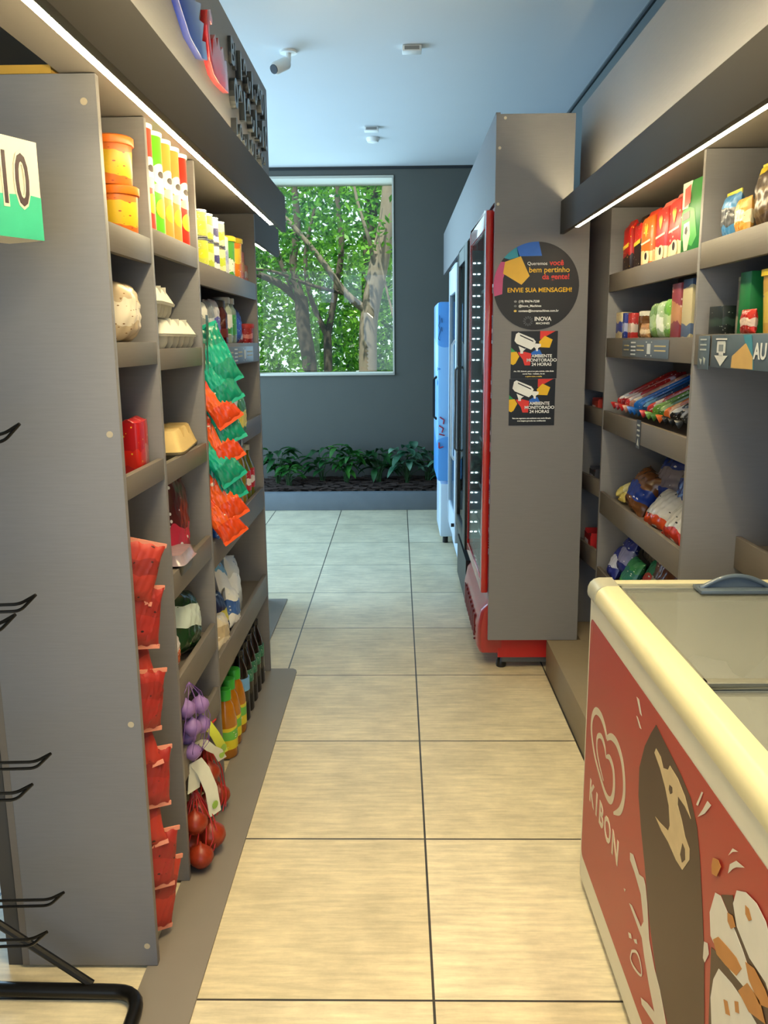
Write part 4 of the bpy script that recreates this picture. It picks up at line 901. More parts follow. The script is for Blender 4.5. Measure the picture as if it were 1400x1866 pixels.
# hanging red bags down the first bay
REDB = printed('9A2620', '8A221C', '2E1412', 2, .55, .8, .55, 1.6); REDB2 = printed('AC3224', '8E261E', '3E1814', 8, .5, .75, .55, 1.5)
strip = thing('hanging_strip', 'dark strip that holds the column of red bags at the first left bay', 'display strip', (-.60, 1.80, .05))
part('strip', G().box(-.601, -.599, 1.785, 1.815, .05, 1.05), mat('3C3C3E', .4), strip)
ords = ['topmost', 'second', 'third', 'fourth', 'fifth', 'sixth', 'seventh', 'eighth', 'lowest']
zs = [.885, .775, .675, .575, .475, .375, .275, .165, .045]
tl = [(18, 30), (12, 44), (-6, 36), (14, 56), (-10, 30), (8, 40), (-5, 28), (12, 44), (16, 50)]
for k in range(9):
    rt, yw = tl[k]; hh = .135 if k < 8 else .17
    t = thing('red_paper_bag', 'lowest red paper bag of the hanging column, first left bay' if k == 8 else '%s red paper bag from the top of the hanging column, first left bay' % ords[k], 'bag', (-.598+.012*(k % 2), 1.803+.006*(k % 3), zs[k]), 0, 'red paper bags hanging in the first left bay', rot=(rad(-12+rt*.6), rad(rt), rad(yw)))
    part('body', G().bag(.088, hh, .030, 60+k, wr=.25, nu=16, nv=16), REDB if k % 2 else REDB2, t, world=False)
    for zz in (-.006, hh-.005): part('stitched_edge', G().box(-.0455, .0455, -.0022, .0022, zz, zz+.010), mat('D88A70', .6), t, world=False, label='pale stitched edge')

# ---- left unit, second bay
zB = [SZ(b)+.001 for a, b in LBs]
for k, (y, c, c2, lab) in enumerate(((2.135, 'C8422E', 'E8B0A0', 'leftmost red chip tube'), (2.22, '5FB81E', 'F0D0C8', 'lime green chip tube'), (2.305, 'E8963C', 'F0B898', 'first orange chip tube, next to the green one'), (2.39, 'E49040', 'F0B898', 'second orange chip tube, beside the bright red one'), (2.475, 'DB2A16', 'F0B0A0', 'bright red chip tube at the right end'))):
    tubecan(lab+' on the top shelf, second left bay', (-.622, y, zB[0]), RL-.25, c, c2, 'chip tubes in the second left bay')
def egg_carton(lab, loc, rz, c, c2, L_=.30, rot=None, tall=1.0):
    t = thing('egg_carton', lab, 'egg carton', loc, rz, 'egg cartons in the second left bay', rot=rot)
    g = G(); nx = max(3, int(L_/.05))
    for i in range(nx):
        for j in range(2):
            g.lathe([(.014, 0), (.022, .012), (.026, .032)], 10, c=(-L_/2+L_*(i+.5)/nx, -.026+.052*j, 0))
    g.loft([(.030, L_+.008, .115), (.036, L_+.012, .119)], r=.2)
    part('tray', g, mat(c2, .8, var=.05, bump=.3, scale=60), t, world=False)
    g = G().loft([(.037, L_+.008, .115), (.043, L_, .108), (.066*tall+.004, L_-.03, .075), (.070*tall+.004, L_-.04, .065)], r=.25)
    for i in range(1, nx//2+1):
        x = -L_/2+L_*i/(nx//2+1); g.box(x-.002, x+.002, -.045, .045, .05, .0725*tall+.004)
    part('lid', g, mat(c, .8, var=.05, bump=.3, scale=60), t, world=False)
    return t
egg_carton('white foam egg carton lying closed on the second shelf, second left bay', (-.64, 2.34, zB[1]+E_), RL, 'D9D6C8', 'CFCCBE', .34)
egg_carton('white foam egg carton on top of the closed one, second left bay', (-.64, 2.20, zB[1]+.078), RL+.1, 'D2CFC0', 'C6C3B4', .22)
egg_carton('yellowish pulp egg carton with grey bottom on the third shelf, second left bay', (-.645, 2.375, zB[2]+E_), RL+.1, 'C9AE74', '8A7F62', .30, tall=1.25)
pouch('snack_bag', 'dark red and white bag leaning against the panel, fourth shelf of the second left bay', 'bag', (-.628, 2.33, zB[3]), RL, .20, .25, .06, printed('4A1C1E', 'B02C44', 'D8D8DC', 3, .1, .35, .25, 2.0), 21, rot=(rad(-6), rad(14), RL))
t = thing('clear_tray', 'clear plastic tray with dark contents in front on the fourth shelf, second left bay', 'tray', (-.622, 2.21, zB[3]+.002), RL)
part('tray', G().loft([(0, .13, .09), (.03, .15, .11), (.034, .16, .12)], r=.2), mat('1C1618', .3), t, world=False)
part('clear_lid', G().loft([(.0345, .16, .12), (.038, .15, .11), (.060, .135, .095)], r=.2), mat('8E8088', .12, var=.3, scale=40), t, world=False)
pouch('snack_bag', 'small purple pack beside the clear tray, second left bay', 'bag', (-.70, 2.30, zB[3]), RL, .12, .12, .05, printed('6A3060', 'A868A0', 'E0D8E0', 8, .3, .7), 22)
pouch('salad_bag', 'bag of dark green leaves on the fifth shelf of the second left bay', 'salad', (-.635, 2.335, zB[4]), RL, .22, .185, .10, printed('1D3A20', 'C8D8D0', '3F7A34', 4, .45, .75, .2, 1.6), 23, rot=(rad(-5), rad(16), RL))
pouch('snack_bag', 'clear orange-printed bag at the front of the second left bay\'s fifth shelf', 'bag', (-.635, 2.19, zB[4]), RL, .14, .10, .05, printed('D8D0CC', 'D87850', 'F2F0EE', 5, .2, .6, .2, 3), 24)
# purple net and onion nets at the bottom
def net_bag(lab, loc, balls, c, ballc, netc, name, partn, cat, grp):
    t = thing(name, lab, cat, loc, 0, grp)
    for (x, y, z, r) in balls:
        g = G().lathe([(.0006, -r*.95), (r*.45, -r*.82), (r*.85, -r*.4), (r, 0), (r*.9, r*.42), (r*.5, r*.8), (r*.15, r*1.05), (r*.08, r*1.25)], 14, c=(x, y, z))
        part(partn, g, ballc, t, world=False)
    return t
purp = mat('8A6BA4', .5, var=.25, scale=60, bump=.3)
t = net_bag('net of purple-skinned garlic bulbs hanging at the foot of the second left bay', (-.575, 2.12, .315), [(0, 0, .165, .026), (.026, .04, .16, .026), (-.02, .05, .135, .026), (.013, .0, .112, .026), (.026, .045, .10, .026), (-.01, .03, .07, .026), (.01, .0, .04, .024)], None, purp, None, 'garlic_net', 'garlic_bulb', 'garlic', None)
g = G()
for k in range(10):
    a = 2*PI*k/10; g.tube([(.005, .02, .0), (.005+.045*math.cos(a), .02+.06*math.sin(a), .06), (.005+.05*math.cos(a+.3), .02+.07*math.sin(a+.3), .13), (.005+.03*math.cos(a+.5), .02+.04*math.sin(a+.5), .2), (.005, .02, .235)], .0012, 4)
part('net', g, mat('6E4A8C', .5), t, world=False)
def tagstrip(parent, pts, w, m1, m2):
    g = G(); v = []; f = []
    for i, p in enumerate(pts):
        p = Vector(p); v += [p+Vector((-.3*w, -w*.5, 0)), p+Vector((.3*w, w*.5, 0))]
    for i in range(len(pts)-1): f.append((2*i, 2*i+1, 2*i+3, 2*i+2))
    k = len(v); v += [Vector(q)+Vector((.0012, -.0008, 0)) for q in v]; f += [tuple(reversed([j+k for j in q])) for q in f]
    g.v = [tuple(q) for q in v]; g.f = f; g.m = [0]*len(f); o = part('tag', g, [m1], parent, world=False, label='pale tag with green print')
    a = Vector(pts[-1])*.75+Vector(pts[-2])*.25
    gg = G().prism([(a.x*0+.012*math.cos(q*PI/6), .012*math.sin(q*PI/6)) for q in range(12)], (a.x+.004, a.y-.004, a.z+.012), (.5, .866, 0), (0, 0, 1), .0008)
    part('tag_print', gg, m2, o, world=False)
TG1, TG2, TG3 = mat('DCE0D0', .5), mat('8CB24A', .5), mat('C8D24A', .5)
tagstrip(t, [(.01, .04, .05), (.02, .07, .035), (.035, .10, .0), (.045, .14, -.03), (.05, .17, -.07)], .03, TG1, TG2)
on = mat('8E3018', .35, var=.3, scale=30, stretch=(6, 6, .6))
def onion_net(lab, loc, balls, h):
    t = net_bag(lab, loc, balls, None, on, None, 'onion_net', 'onion', 'onions', 'red onion nets at the foot of the second left bay')
    g = G(); cx_ = sum(b[0] for b in balls)/len(balls); cy_ = sum(b[1] for b in balls)/len(balls)
    for k in range(14):
        a = 2*PI*k/14; g.tube([(cx_+.052*math.cos(a-.4), cy_+.062*math.sin(a-.4), .03), (cx_+.056*math.cos(a), cy_+.066*math.sin(a), .07), (cx_+.045*math.cos(a+.2), cy_+.05*math.sin(a+.2), h*.6), (cx_+.006*math.cos(a), cy_+.006*math.sin(a), h)], .0018, 4)
    g.tube([(cx_, cy_, h), (cx_+.005, cy_+.01, h+.03), (cx_+.03, cy_+.03, h+.05)], [.006, .005, .003], 6)
    part('net', g, mat('B01E1A', .45), t, world=False); return t
t = onion_net('net of red onions lying in front of the second left bay, nearest the camera', (-.545, 2.16, .0085), [(.0, .03, .052, .043), (-.055, .0, .045, .040), (-.01, -.055, .04, .036), (-.04, .07, .045, .038), (-.06, .03, .11, .038), (-.03, -.02, .12, .036)], .20)
tagstrip(t, [(-.03, -.02, .22), (-.02, -.02, .31), (-.005, .0, .27), (.01, .02, .20), (.015, .03, .12)], .04, TG1, TG2)
t2 = onion_net('net of red onions standing behind the front one, against the bay divider', (-.60, 2.37, .0085), [(0, 0, .04, .036), (.03, .05, .045, .036), (-.01, -.05, .045, .036), (.0, .02, .11, .036), (.02, -.02, .16, .034), (.0, .03, .19, .032)], .26)
tagstrip(t2, [(.03, -.06, .34), (.05, -.05, .30), (.06, -.03, .26), (.065, -.01, .22)], .03, TG3, TG2)

# ---- chip bags hanging before the second divider
stp = thing('hanging_strip', 'thin strip holding the column of green and orange chip bags', 'display strip', (-.568, 2.56, .88))
part('strip', G().box(-.570, -.569, 2.56, 2.59, .88, 1.53), mat('3C5048', .4), stp)
GP = printed('0E8A6C', '12A284', 'C8D8C4', 1, .35, .7, .25, 1.3); OP = printed('D8461A', 'E85E22', 'E0C8B0', 2, .35, .7, .25, 1.3)
seq = 'GGOGOGGOO'
nord = ['topmost', 'second', 'third', 'fourth', 'fifth', 'sixth', 'seventh', 'eighth', 'ninth']
for k, c in enumerate(seq):
    z = 1.335-.060*k
    t = thing('chip_bag', '%s chip bag from the top of the hanging column, %s' % (nord[k] if k else 'topmost', 'green' if c == 'G' else 'orange'), 'chip bag', (-.512+.004*(k % 2), 2.592-.008*(k % 3), z), 0, 'chip bags hanging in a column on the left shelving', rot=(rad(-16), rad(-20-5*(k % 3)), rad(34)))
    part('body', G().bag(.092, .175, .034, 80+k, wr=.22), GP if c == 'G' else OP, t, world=False)
    part('seal', G().box(-.046, .046, -.0016, .0016, -.008, .004), mat('15A78A' if c == 'G' else 'E8551E', .3), t, world=False)
    part('seal', G().box(-.046, .046, -.0016, .0016, .171, .183), mat('15A78A' if c == 'G' else 'E8551E', .3), t, world=False)
solo('chip_bag', G().bag(.12, .10, .04, 95), printed('2358A8', '2A66B8', 'D0D8E8', 6), 'small blue chip bag lowest in the hanging column, behind the orange ones', 'chip bag', 'chip bags hanging in a column on the left shelving', loc=(-.552, 2.65, .845), rot=(0, rad(-15), rad(50)))
pouch('snack_bag', 'light blue and white bag hanging behind the chip bags', 'bag', (-.556, 2.80, 1.175), RL, .13, .20, .04, printed('5B9CCB', 'D8DDE0', '2F6FA8', 9, .3, .7), 97)
pouch('snack_bag', 'green and yellow bag hanging behind the chip bags, lower than the blue one', 'bag', (-.556, 2.96, 1.12), RL, .13, .14, .04, printed('2E6A2C', 'D8C84A', 'F0F0E0', 4, .3, .7), 98)

# ---- left unit, third bay
zC = [SZ(b)+.001 for a, b in LC]
cc_ = [(2.715, 'B8BE4A', 'E0C828', 'D8DCC8', 'yellow and green corn'), (2.80, 'A8B83A', 'D8DC90', '7FA030', 'pale green pea'), (2.885, 'D8D8E0', '3C3A70', 'C8CCD8', 'white and navy'), (2.985, 'D2D49A', 'A8B830', 'E8E8D0', 'cream and green')]
for k, (y, a, b, c, lab) in enumerate(cc_):
    c0 = can('lower %s can, %s stack on the third left bay\'s top shelf' % (lab, ['first', 'second', 'third', 'fourth'][k]), (-.622, y, zC[0]), RL, a, b, c, k, 'stacked cans in the third left bay')
    dup(c0, (-.622, y, zC[0]+.084), RL, 'upper %s can, %s stack on the third left bay\'s top shelf' % (lab, ['first', 'second', 'third', 'fourth'][k]))
carton('sachet_box', 'slim white and lilac packs standing right of the stacked cans', 'packet', (-.622, 3.075, zC[0]), RL, .05, .05, .13, printed('C8CCD8', '8A90C0', 'E8E8EE', 3), None)
t = tub('green and white jar with yellow lid on the top shelf, third left bay', (-.628, 3.165, zC[0]), RL, '', printed('4F9A38', 'E8EAD8', '2A3A28', 5, .1, .5), 'D8C02A', .04, .125)
tub('white and orange jar with yellow lid right of the green one, third left bay', (-.628, 3.28, zC[0]), RL, '', printed('E88428', 'F0C840', 'F0EAE0', 2, .4, .9), 'E0C430', .045, .13)
carton('seasoning_box', 'orange boxed seasoning beside the yellow-lidded jars', 'packet', (-.622, 3.385, zC[0]), RL, .06, .05, .11, printed('E07028', 'F0B038', 'F0E4D8', 3), None)
bottle('small dark condiment bottle at the far end of the third left bay\'s top shelf', (-.635, 3.46, zC[0]), [(.022, 0), (.024, .01), (.024, .07), (.012, .095), (.011, .115)], mat('3A2418', .2), '3A2A20', (.02, .06, .0245, mat('C8BCA0', .5)), nm='condiment_bottle')
carton('seasoning_box', 'low orange sachet box at the right end of the top shelf, third left bay', 'packet', (-.62, 3.49, zC[0]), RL, .08, .03, .07, printed('D87850', 'E8D8C8', 'F0E8E0', 3), None)
# second shelf
for k, (y, a, b, lab, hh) in enumerate(((2.72, 'D8D8D0', '9A9C9A', 'white carton at the left end', .13), (2.81, '7C8288', 'C8CCD0', 'grey pouch with orange mark', .14), (2.90, 'B8B8BC', '5A58A0', 'silver pouch with violet print', .145))):
    pouch('powder_pouch', lab+' of the second shelf, third left bay', 'pouch', (-.625, y, zC[1]), RL, .09, hh, .05, printed(a, b, 'E8E4DC', k, .3, .6, .3, 2.5), 30+k)
CG = mat('2C2020', .12)
bottle('dark brown jar between the silver pouch and the white-labelled jar', (-.625, 2.985, zC[1]), [(.034, 0), (.036, .01), (.036, .10), (.026, .12), (.026, .135)], mat('3E1414', .15), '2A2422', (.02, .05, .0365, mat('5A1A18', .5)), nm='sauce_jar', cat='jar')
for k, (y, c1, lb, lab) in enumerate(((3.065, '2A6A34', 'D8D8D0', 'white and green labelled glass jar of olives'), (3.145, '6C7C74', '3A8A40', 'clear glass jar with green label'))):
    bottle(lab+', second shelf of the third left bay', (-.625, y, zC[1]), [(.034, 0), (.037, .01), (.037, .115), (.028, .13), (.028, .15)], mat(c1 if k else '8A9488', .1, var=.3), 'A8ACA8', (.03, .10, .0375, printed(lb, '3A8A40', 'F0F0E8', k, .0, .35)), nm='olive_jar', cat='jar')
pouch('powder_pouch', 'violet-grey pouch right of the glass jars, third left bay', 'pouch', (-.635, 3.225, zC[1]), RL, .08, .11, .04, printed('8C8A98', '5C5A78', 'D0D0D8', 4), 35)
pouch('powder_pouch', 'bright blue pouch, second shelf of the third left bay', 'pouch', (-.628, 3.32, zC[1]), RL, .10, .125, .05, printed('1F3F9A', '2E57C0', 'D8E0F0', 6, .3, .7), 36, rot=(0, rad(-8), RL))
pouch('powder_pouch', 'small red pouch in front of the blue one', 'pouch', (-.625, 3.37, zC[1]), RL, .08, .055, .03, printed('B82420', 'D8D0D0', '2A3A8A', 7), 37)
bottle('black bottle with silver cap near the right end of the second shelf, third left bay', (-.68, 3.44, zC[1]), [(.026, 0), (.028, .01), (.028, .09), (.013, .11), (.013, .13)], mat('141214', .15), 'B8BCC0', None, nm='dark_bottle')
tub('round red and pink jar at the right end of the second shelf, third left bay', (-.622, 3.50, zC[1]), RL, '', printed('A82A2A', 'D88A80', 'F0E0D8', 3), 'B83A38', .034, .06)
# third shelf: brown-gold snack bags
for k, (x, y, a, b, lab, rr) in enumerate(((-.622, 3.12, '4A2220', 'C8A050', 'dark red and gold snack bag, leftmost on the third shelf', 16), (-.628, 3.24, '6A4A2A', 'D8C090', 'brown snack bag with pale print, second on the third shelf', 20), (-.622, 3.36, '8A6A44', 'D8B880', 'tan snack bag with dark lettering, third on the third shelf', 24), (-.635, 3.44, 'A88860', '5A3A24', 'gold snack bag at the right end of the third shelf', 20))):
    pouch('snack_bag', lab+' of the third left bay', 'snack bag', (x, y, zC[2]+.004), RL, .13, .15, .05, printed(a, b, 'E8E0D0', k+2, .3, .6, .22, 2), 40+k, 'brown and gold snack bags in the third left bay', rot=(rad(-22), rad(rr*.5), RL))
# fourth shelf: cooking oil bottles
OIL = mat('8A7420', .08, var=.15, coat=.5); 
op = [(.034, 0), (.039, .012), (.039, .05), (.037, .06), (.039, .07), (.037, .09), (.039, .11), (.039, .14), (.030, .19), (.016, .225), (.015, .245)]
ol = bottle('bottle of golden cooking oil', (-.63, 2.62, zC[3]), op, OIL, '6A5A20', None, 'cooking oil bottles in the third left bay', nm='oil_bottle', cat='oil bottle')
ol['label'] = 'golden oil bottle in the front row of the fourth shelf, first from the near end'
nn2 = ['first', 'second', 'third', 'fourth', 'fifth', 'sixth', 'seventh', 'last']
nn = ['second', 'third', 'fourth', 'fifth', 'sixth', 'seventh', 'eighth', 'ninth']
for i in range(7): dup(ol, (-.63, 2.62+.088*(i+1), zC[3]), RL, 'golden oil bottle in the front row of the fourth shelf, %s from the near end' % nn[i])
for i in range(8): dup(ol, (-.72, 2.64+.088*i, zC[3]), RL, 'golden oil bottle in the back row of the fourth shelf, %s from the near end' % nn2[i], group='cooking oil bottles in the back row')
for k, y in enumerate((3.36, 3.45)):
    bottle('oil bottle with red and white label, %s at the right end of the fourth shelf' % ('second' if k else 'first'), (-.63, y, zC[3]), [(.030, 0), (.034, .012), (.034, .13), (.015, .18), (.014, .215)], mat('6A6A24', .1, var=.1), 'C8C8B8', (.05, .13, .0345, printed('C02A30', 'F0E8E0', 'E0D8D0', k, .3, .6)), 'red-labelled oil bottles', nm='oil_bottle', cat='oil bottle')
# fifth shelf: flour / rice / sugar bags
for k, (x, y, z, w_, h_, a, b, c, lab, ro) in enumerate((
    (-.63, 3.00, .02, .20, .24, '6FA8D0', 'E8E8E4', 'D8843A', 'large blue and white bag leaning on the fifth shelf', (-18, 26)),
    (-.635, 3.12, .0, .20, .22, 'C8CCCC', 'E8ECEE', '5A7AA8', 'white bag behind the blue and white one', (-8, 14)),
    (-.62, 2.80, .0, .15, .17, '20284A', 'D8CC3A', 'E8E8E8', 'navy and yellow bag at the front of the fifth shelf', (-10, 8)),
    (-.61, 2.93, .0, .15, .15, 'E6E6E2', '3A60A0', 'D8DCDC', 'white bag standing in front of the blue and white one', (-6, 18)),
    (-.61, 2.72, .0, .14, .12, 'D8CDB4', 'B8A888', 'EDE6D8', 'cream paper bag low at the left end of the fifth shelf', (-4, 10)))):
    pouch('dry_goods_bag', lab+', third left bay', 'bag', (x, y, zC[4]+z), RL, w_, h_, .06, printed(a, b, c, k, .3, .65, .35, 2), 50+k, None, rot=(rad(ro[0]), rad(ro[1]), RL))
# bottles on the board at floor level
jp = [(.036, 0), (.041, .01), (.041, .13), (.038, .15), (.030, .19), (.018, .215), (.017, .232)]
jl = mat('A86A14', .12, var=.15, coat=.4)
j = bottle('juice bottle with green cap and yellow label, nearest the camera', (-.618, 2.775, .0082), jp, jl, '3AA838', (.035, .115, .0415, printed('D8C82A', '6ABA48', 'F0F0E0', 1, .45, .9, .4, 1.6)), 'juice bottles at the foot of the third left bay', nm='juice_bottle', cat='juice bottle', capr=.024, caph=.034)
dup(j, (-.622, 2.87, .0082), .5, 'juice bottle with green cap and yellow label, second from the near divider')
dup(j, (-.62, 2.965, .0082), 1.0, 'juice bottle with green cap and yellow label, third from the near divider')
dk2 = [(.032, 0), (.036, .008), (.036, .16), (.026, .21), (.013, .25), (.013, .275)]
db = bottle('dark soda bottle with light blue label, right after the juice bottles', (-.618, 3.065, .0082), dk2, mat('16120E', .1, coat=.4), '1C1C1E', (.125, .175, .0368, mat('6FA8D8', .4)), nm='soda_bottle', cat='soda bottle')
for k, y in enumerate((3.155, 3.245, 3.335, 3.425)):
    if k == 0: d0 = bottle('dark soda bottle with green label on the floor board, first of four', (-.618, y, .0082), dk2, mat('16120E', .1, coat=.4), '1C1C1E', (.125, .175, .0368, printed('1F6A50', '2A7A60', 'D8E4E0', 2, .3, .6, .4, 3)), 'green-labelled soda bottles', nm='soda_bottle', cat='soda bottle')
    else: dup(d0, (-.618, y, .0082), 0, 'dark soda bottle with green label on the floor board, %s of four' % ['second', 'third', 'last'][k-1])

# ---- right unit, main bay (y grows away from the camera: left in the photo)
zR = [SZ(b)+.001 for a, b in R1]
brick_pack('black and red coffee pack, leftmost on the top right shelf', (.895, 3.36, zR[0]), RR, .10, .05, .165, printed('B81A16', '241412', 'E0B030', 1, .0, .38, .35, 2.5), 'C82820', 1, 'coffee packs')
brick_pack('black coffee pack with white flecks behind the leftmost red one, top right shelf', (.905, 3.235, zR[0]), RR, .10, .055, .165, printed('241614', 'C82420', 'E8DCD0', 2, .6, .95, .35, 3.5), '2A1614', 2, 'coffee packs')
brick_pack('orange coffee pack on the top right shelf', (.90, 3.095, zR[0]), RR, .14, .06, .165, printed('E0701A', 'E8C890', 'F0E0B0', 3, .05, .3, .35, 1.8), 'D83A20', 3, 'coffee packs')
brick_pack('red coffee pack next to the orange one on the top right shelf', (.90, 2.93, zR[0]), RR, .13, .06, .17, printed('C8281F', 'E8D8A8', 'E8B0A0', 4, .02, .28, .35, 1.8), 'E87868', 4, 'coffee packs')
brick_pack('red coffee pack touching the big green box on the top right shelf', (.90, 2.79, zR[0]), RR, .13, .06, .175, printed('CC2A22', 'E8D8A8', 'ECC8B8', 9, .02, .28, .35, 1.8), 'E87868', 5, 'coffee packs')
t = thing('coffee_filter_box', 'tall green box with white top corner, largest on the top right shelf', 'box', (.918, 2.635, zR[0]), RR+.06)
part('carton', G().box(-.070, .070, -.05, .05, 0, .205), mat('1E7A2E', .4, var=.05), t, world=False, bev=.002)
def face(nm, poly, m, k=1): part(nm, G().prism([(p*.82, q*.872) for p, q in poly], (0, -.0502-.0004*k, 0), *YM, .0003), m, t, world=False, smooth=False)
face('pale_corner', [(-.085, .235), (-.0, .235), (-.03, .15), (-.085, .15)], mat('C8DCC0', .4)); face('red_block', [(-.065, .215), (-.012, .225), (-.012, .165), (-.065, .155)], mat('C8483C', .4), 2)
face('light_green_field', [(-.085, .14), (-.03, .155), (.03, .14), (.06, .05), (.02, .02), (-.085, .05)], mat('3FA63A', .4)); face('dark_band', [(-.075, .135), (-.01, .14), (-.01, .115), (-.075, .11)], mat('4A4A3C', .4), 3)
face('cup_picture', [(-.06, .10), (-.01, .105), (.0, .06), (-.02, .01), (-.05, .01), (-.065, .06)], mat('D8D8B8', .4), 2); face('bean_picture', [(-.045, .085), (-.03, .09), (-.022, .075), (-.032, .062), (-.046, .068)], mat('2A2420', .4), 4)
part('side_block', G().prism([(-.03, .14), (.02, .14), (.02, .175), (-.03, .175)], (.0702, 0, 0), (0, 1, 0), (0, 0, 1), .0004), mat('C8483C', .4), t, world=False, smooth=False)
# second shelf
goods2 = [(3.44, .085, .04, .10, 'D8C89A', '3A4AA0', 'B83A2C', 'cream sachet box with blue figures, leftmost on the second right shelf'), (3.35, .03, .05, .095, '283C9A', 'B8C0E0', 'E8E8E8', 'narrow blue box beside the cream sachet box'), (3.26, .05, .05, .092, 'B82A26', 'D8C8B8', 'E0C8C0', 'narrow red box left of the glass jar')]
for k, (y, w_, d_, h_, a, b, c, lab) in enumerate(goods2):
    carton('sachet_box', lab, 'box', (XR-.02, y, zR[1]), RR, w_, d_, h_, printed(a, b, c, k, .25, .6, .4, 2.5))
t = bottle('wide jar of brown spread with white lid on the second right shelf', (XR, 3.14, zR[1]), [(.04, 0), (.045, .008), (.045, .075), (.04, .082)], mat('5A3A1C', .15), 'DAD6CC', None, nm='spread_jar', cat='jar', capr=.043, caph=.026)
bottle('second brown spread jar with white lid, closer to the green packs', (XR+.03, 3.03, zR[1]), [(.036, 0), (.040, .008), (.040, .062), (.036, .068)], mat('4A2C18', .15), 'DAD6CC', None, nm='spread_jar', cat='jar', capr=.039, caph=.024)
pouch('cookie_pouch', 'small striped brown and cream packet in front of the spread jars', 'packet', (XR-.045, 3.04, zR[1]), RR, .10, .05, .03, printed('B88A5A', 'E0C8A0', '7A3A2C', 2, .3, .6, .3, 3.5), 45)
for k, (y, a, b, lab) in enumerate(((2.965, '6A8A4A', '9AB080', 'green pouch, left of three on the second right shelf'), (2.888, 'A8C098', 'E8ECE0', 'pale green pouch with white lettering, middle of three'), (2.812, '6FA840', 'B8D098', 'bright green pouch, right of three'))):
    pouch('tea_pouch', lab, 'pouch', (XR-.03, y, zR[1]), RR, .082, .115+.004*k, .045, printed(a, b, 'F0F0E8', k+3, .2, .6, .35, 2), 46+k, 'green pouches on the second right shelf')
carton('cereal_box', 'tall dark red and tan cereal box on the second right shelf', 'box', (.89, 2.725, zR[1]), RR, .085, .045, .165, printed('8A3238', 'C08A5A', 'D8C0B8', 5, .25, .62, .4, 1.6))
carton('cereal_box', 'tall cream and blue cereal box against the post on the second right shelf', 'box', (.893, 2.63, zR[1]), RR, .085, .045, .172, printed('C8BC94', '5A6E90', 'D0D0C8', 6, .0, .2, .4, 1.2, c4='3E5478'))
carton('cereal_box', 'dark red and tan cereal box behind the first one', 'box', (.95, 2.70, zR[1]), RR, .08, .045, .16, printed('7A2C34', 'B08050', 'D8C0B8', 5, .25, .62, .4, 1.6))
# third shelf: long sweets lying towards the back
sw = [(3.43, 'B02A2A', 'D8D0D0', 'red and clear'), (3.37, '8A2028', 'C8B8B8', 'dark red'), (3.31, 'C02C2C', 'D8C8C8', 'bright red'), (3.25, 'A87868', 'E0D0C0', 'pinkish clear'), (3.19, '1C62B8', '3A80D0', 'bright blue'), (3.135, '1A5CB0', '5A98DC', 'sky blue'), (3.08, '1B3F6C', '5888A8', 'deep blue'), (3.02, 'B03030', 'E0C8C0', 'red and white'), (2.955, '5C8A34', '8CB060', 'green'), (2.895, '3E6A2C', '8CA868', 'dark green'), (2.83, 'C0602C', 'E0B080', 'orange'), (2.765, '18181A', 'B8B8B8', 'black and silver'), (2.70, '101012', '8C8C90', 'black'), (2.635, '2A2C2E', '606468', 'charcoal')]
for k, (y, a, b, lab) in enumerate(sw):
    L_ = .25; rn = random.Random(k)
    g = G().loft([(0, .012, .006), (.008, .030, .020), (.02, .036, .026), (L_-.03, .036, .026), (L_-.012, .028, .018), (L_, .02, .004)], r=.5)
    t = thing('sweet_tube', '%s long wrapped sweet, %s from the left on the third right shelf' % (lab, ['first', 'second', 'third', 'fourth', 'fifth', 'sixth', 'seventh', 'eighth', 'ninth', 'tenth', 'eleventh', 'twelfth', 'thirteenth', 'last'][k]), 'sweets', (.878, y-.02, zR[2]+.066), 0, 'long sweets on the third right shelf', rot=(0, rad(62), rad(rn.uniform(-14, 10)-14)))
    part('wrapper', g, printed(a, b, 'E8E0D8', k, .1, .25, .2, 3), t, world=False)
    part('twisted_end', G().lathe([(.004, -.004), (.012, -.014), (.016, -.024)], 10, sq=.4), mat(a, .25), t, world=False)
# fourth shelf
for k, (x, y, z, w_, h_, d_, a, b, c, lab, ro) in enumerate((
    (.90, 3.45, .02, .06, .10, .04, 'D8C468', 'E8DC9A', 'F0ECC8', 'yellow wrapped pack at the left end of the fourth right shelf', (-60, 0, -20)),
    (.895, 3.36, .01, .06, .09, .04, 'D0BC60', 'E8DC9A', 'F0ECC8', 'second yellow wrapped pack, beside the brown and blue bag', (-60, 0, 10)),
    (.905, 3.20, .0, .19, .17, .10, '6A4428', '223A8A', 'D8D8D8', 'brown and blue snack bag at the front of the fourth right shelf', (-24, 10, 0)),
    (.99, 3.10, .05, .22, .19, .10, '2A3C80', '6E6670', 'C8CCD8', 'navy and silver snack bag on top behind the brown one', (-20, -6, 0)),
    (1.00, 2.90, .05, .20, .17, .09, '5C5048', '2A3A7A', 'D0CCC4', 'grey-brown snack bag at the back right of the fourth right shelf', (-16, 8, 0)),
    (.90, 2.93, .0, .20, .15, .07, 'C8C4BC', 'C8481E', '3A3A3A', 'white and orange pasta bag lying in the middle of the fourth right shelf', (-40, 0, 8)),
    (.895, 2.72, .0, .22, .18, .07, 'CFCBC0', 'B83420', '2E2C2A', 'white and orange pasta bag nearest the post, fourth right shelf', (-38, 0, 0)),
    (.98, 2.72, .06, .20, .15, .07, 'B8B0A4', '8A2A22', '4A4640', 'pale bag with red edge behind the pasta bags', (-20, 0, 0)))):
    rx, ry, rz_ = ro
    pouch('food_bag', lab, 'bag', (x, y, zR[3]+z+.004), RR, w_, h_, d_, printed(a, b, c, k+3, .0 if k in (5, 6) else .3, .22 if k in (5, 6) else .65, .22, 2), 70+k, 'bags on the fourth right shelf', rot=(rad(rx), rad(ry), RR+rad(rz_)))
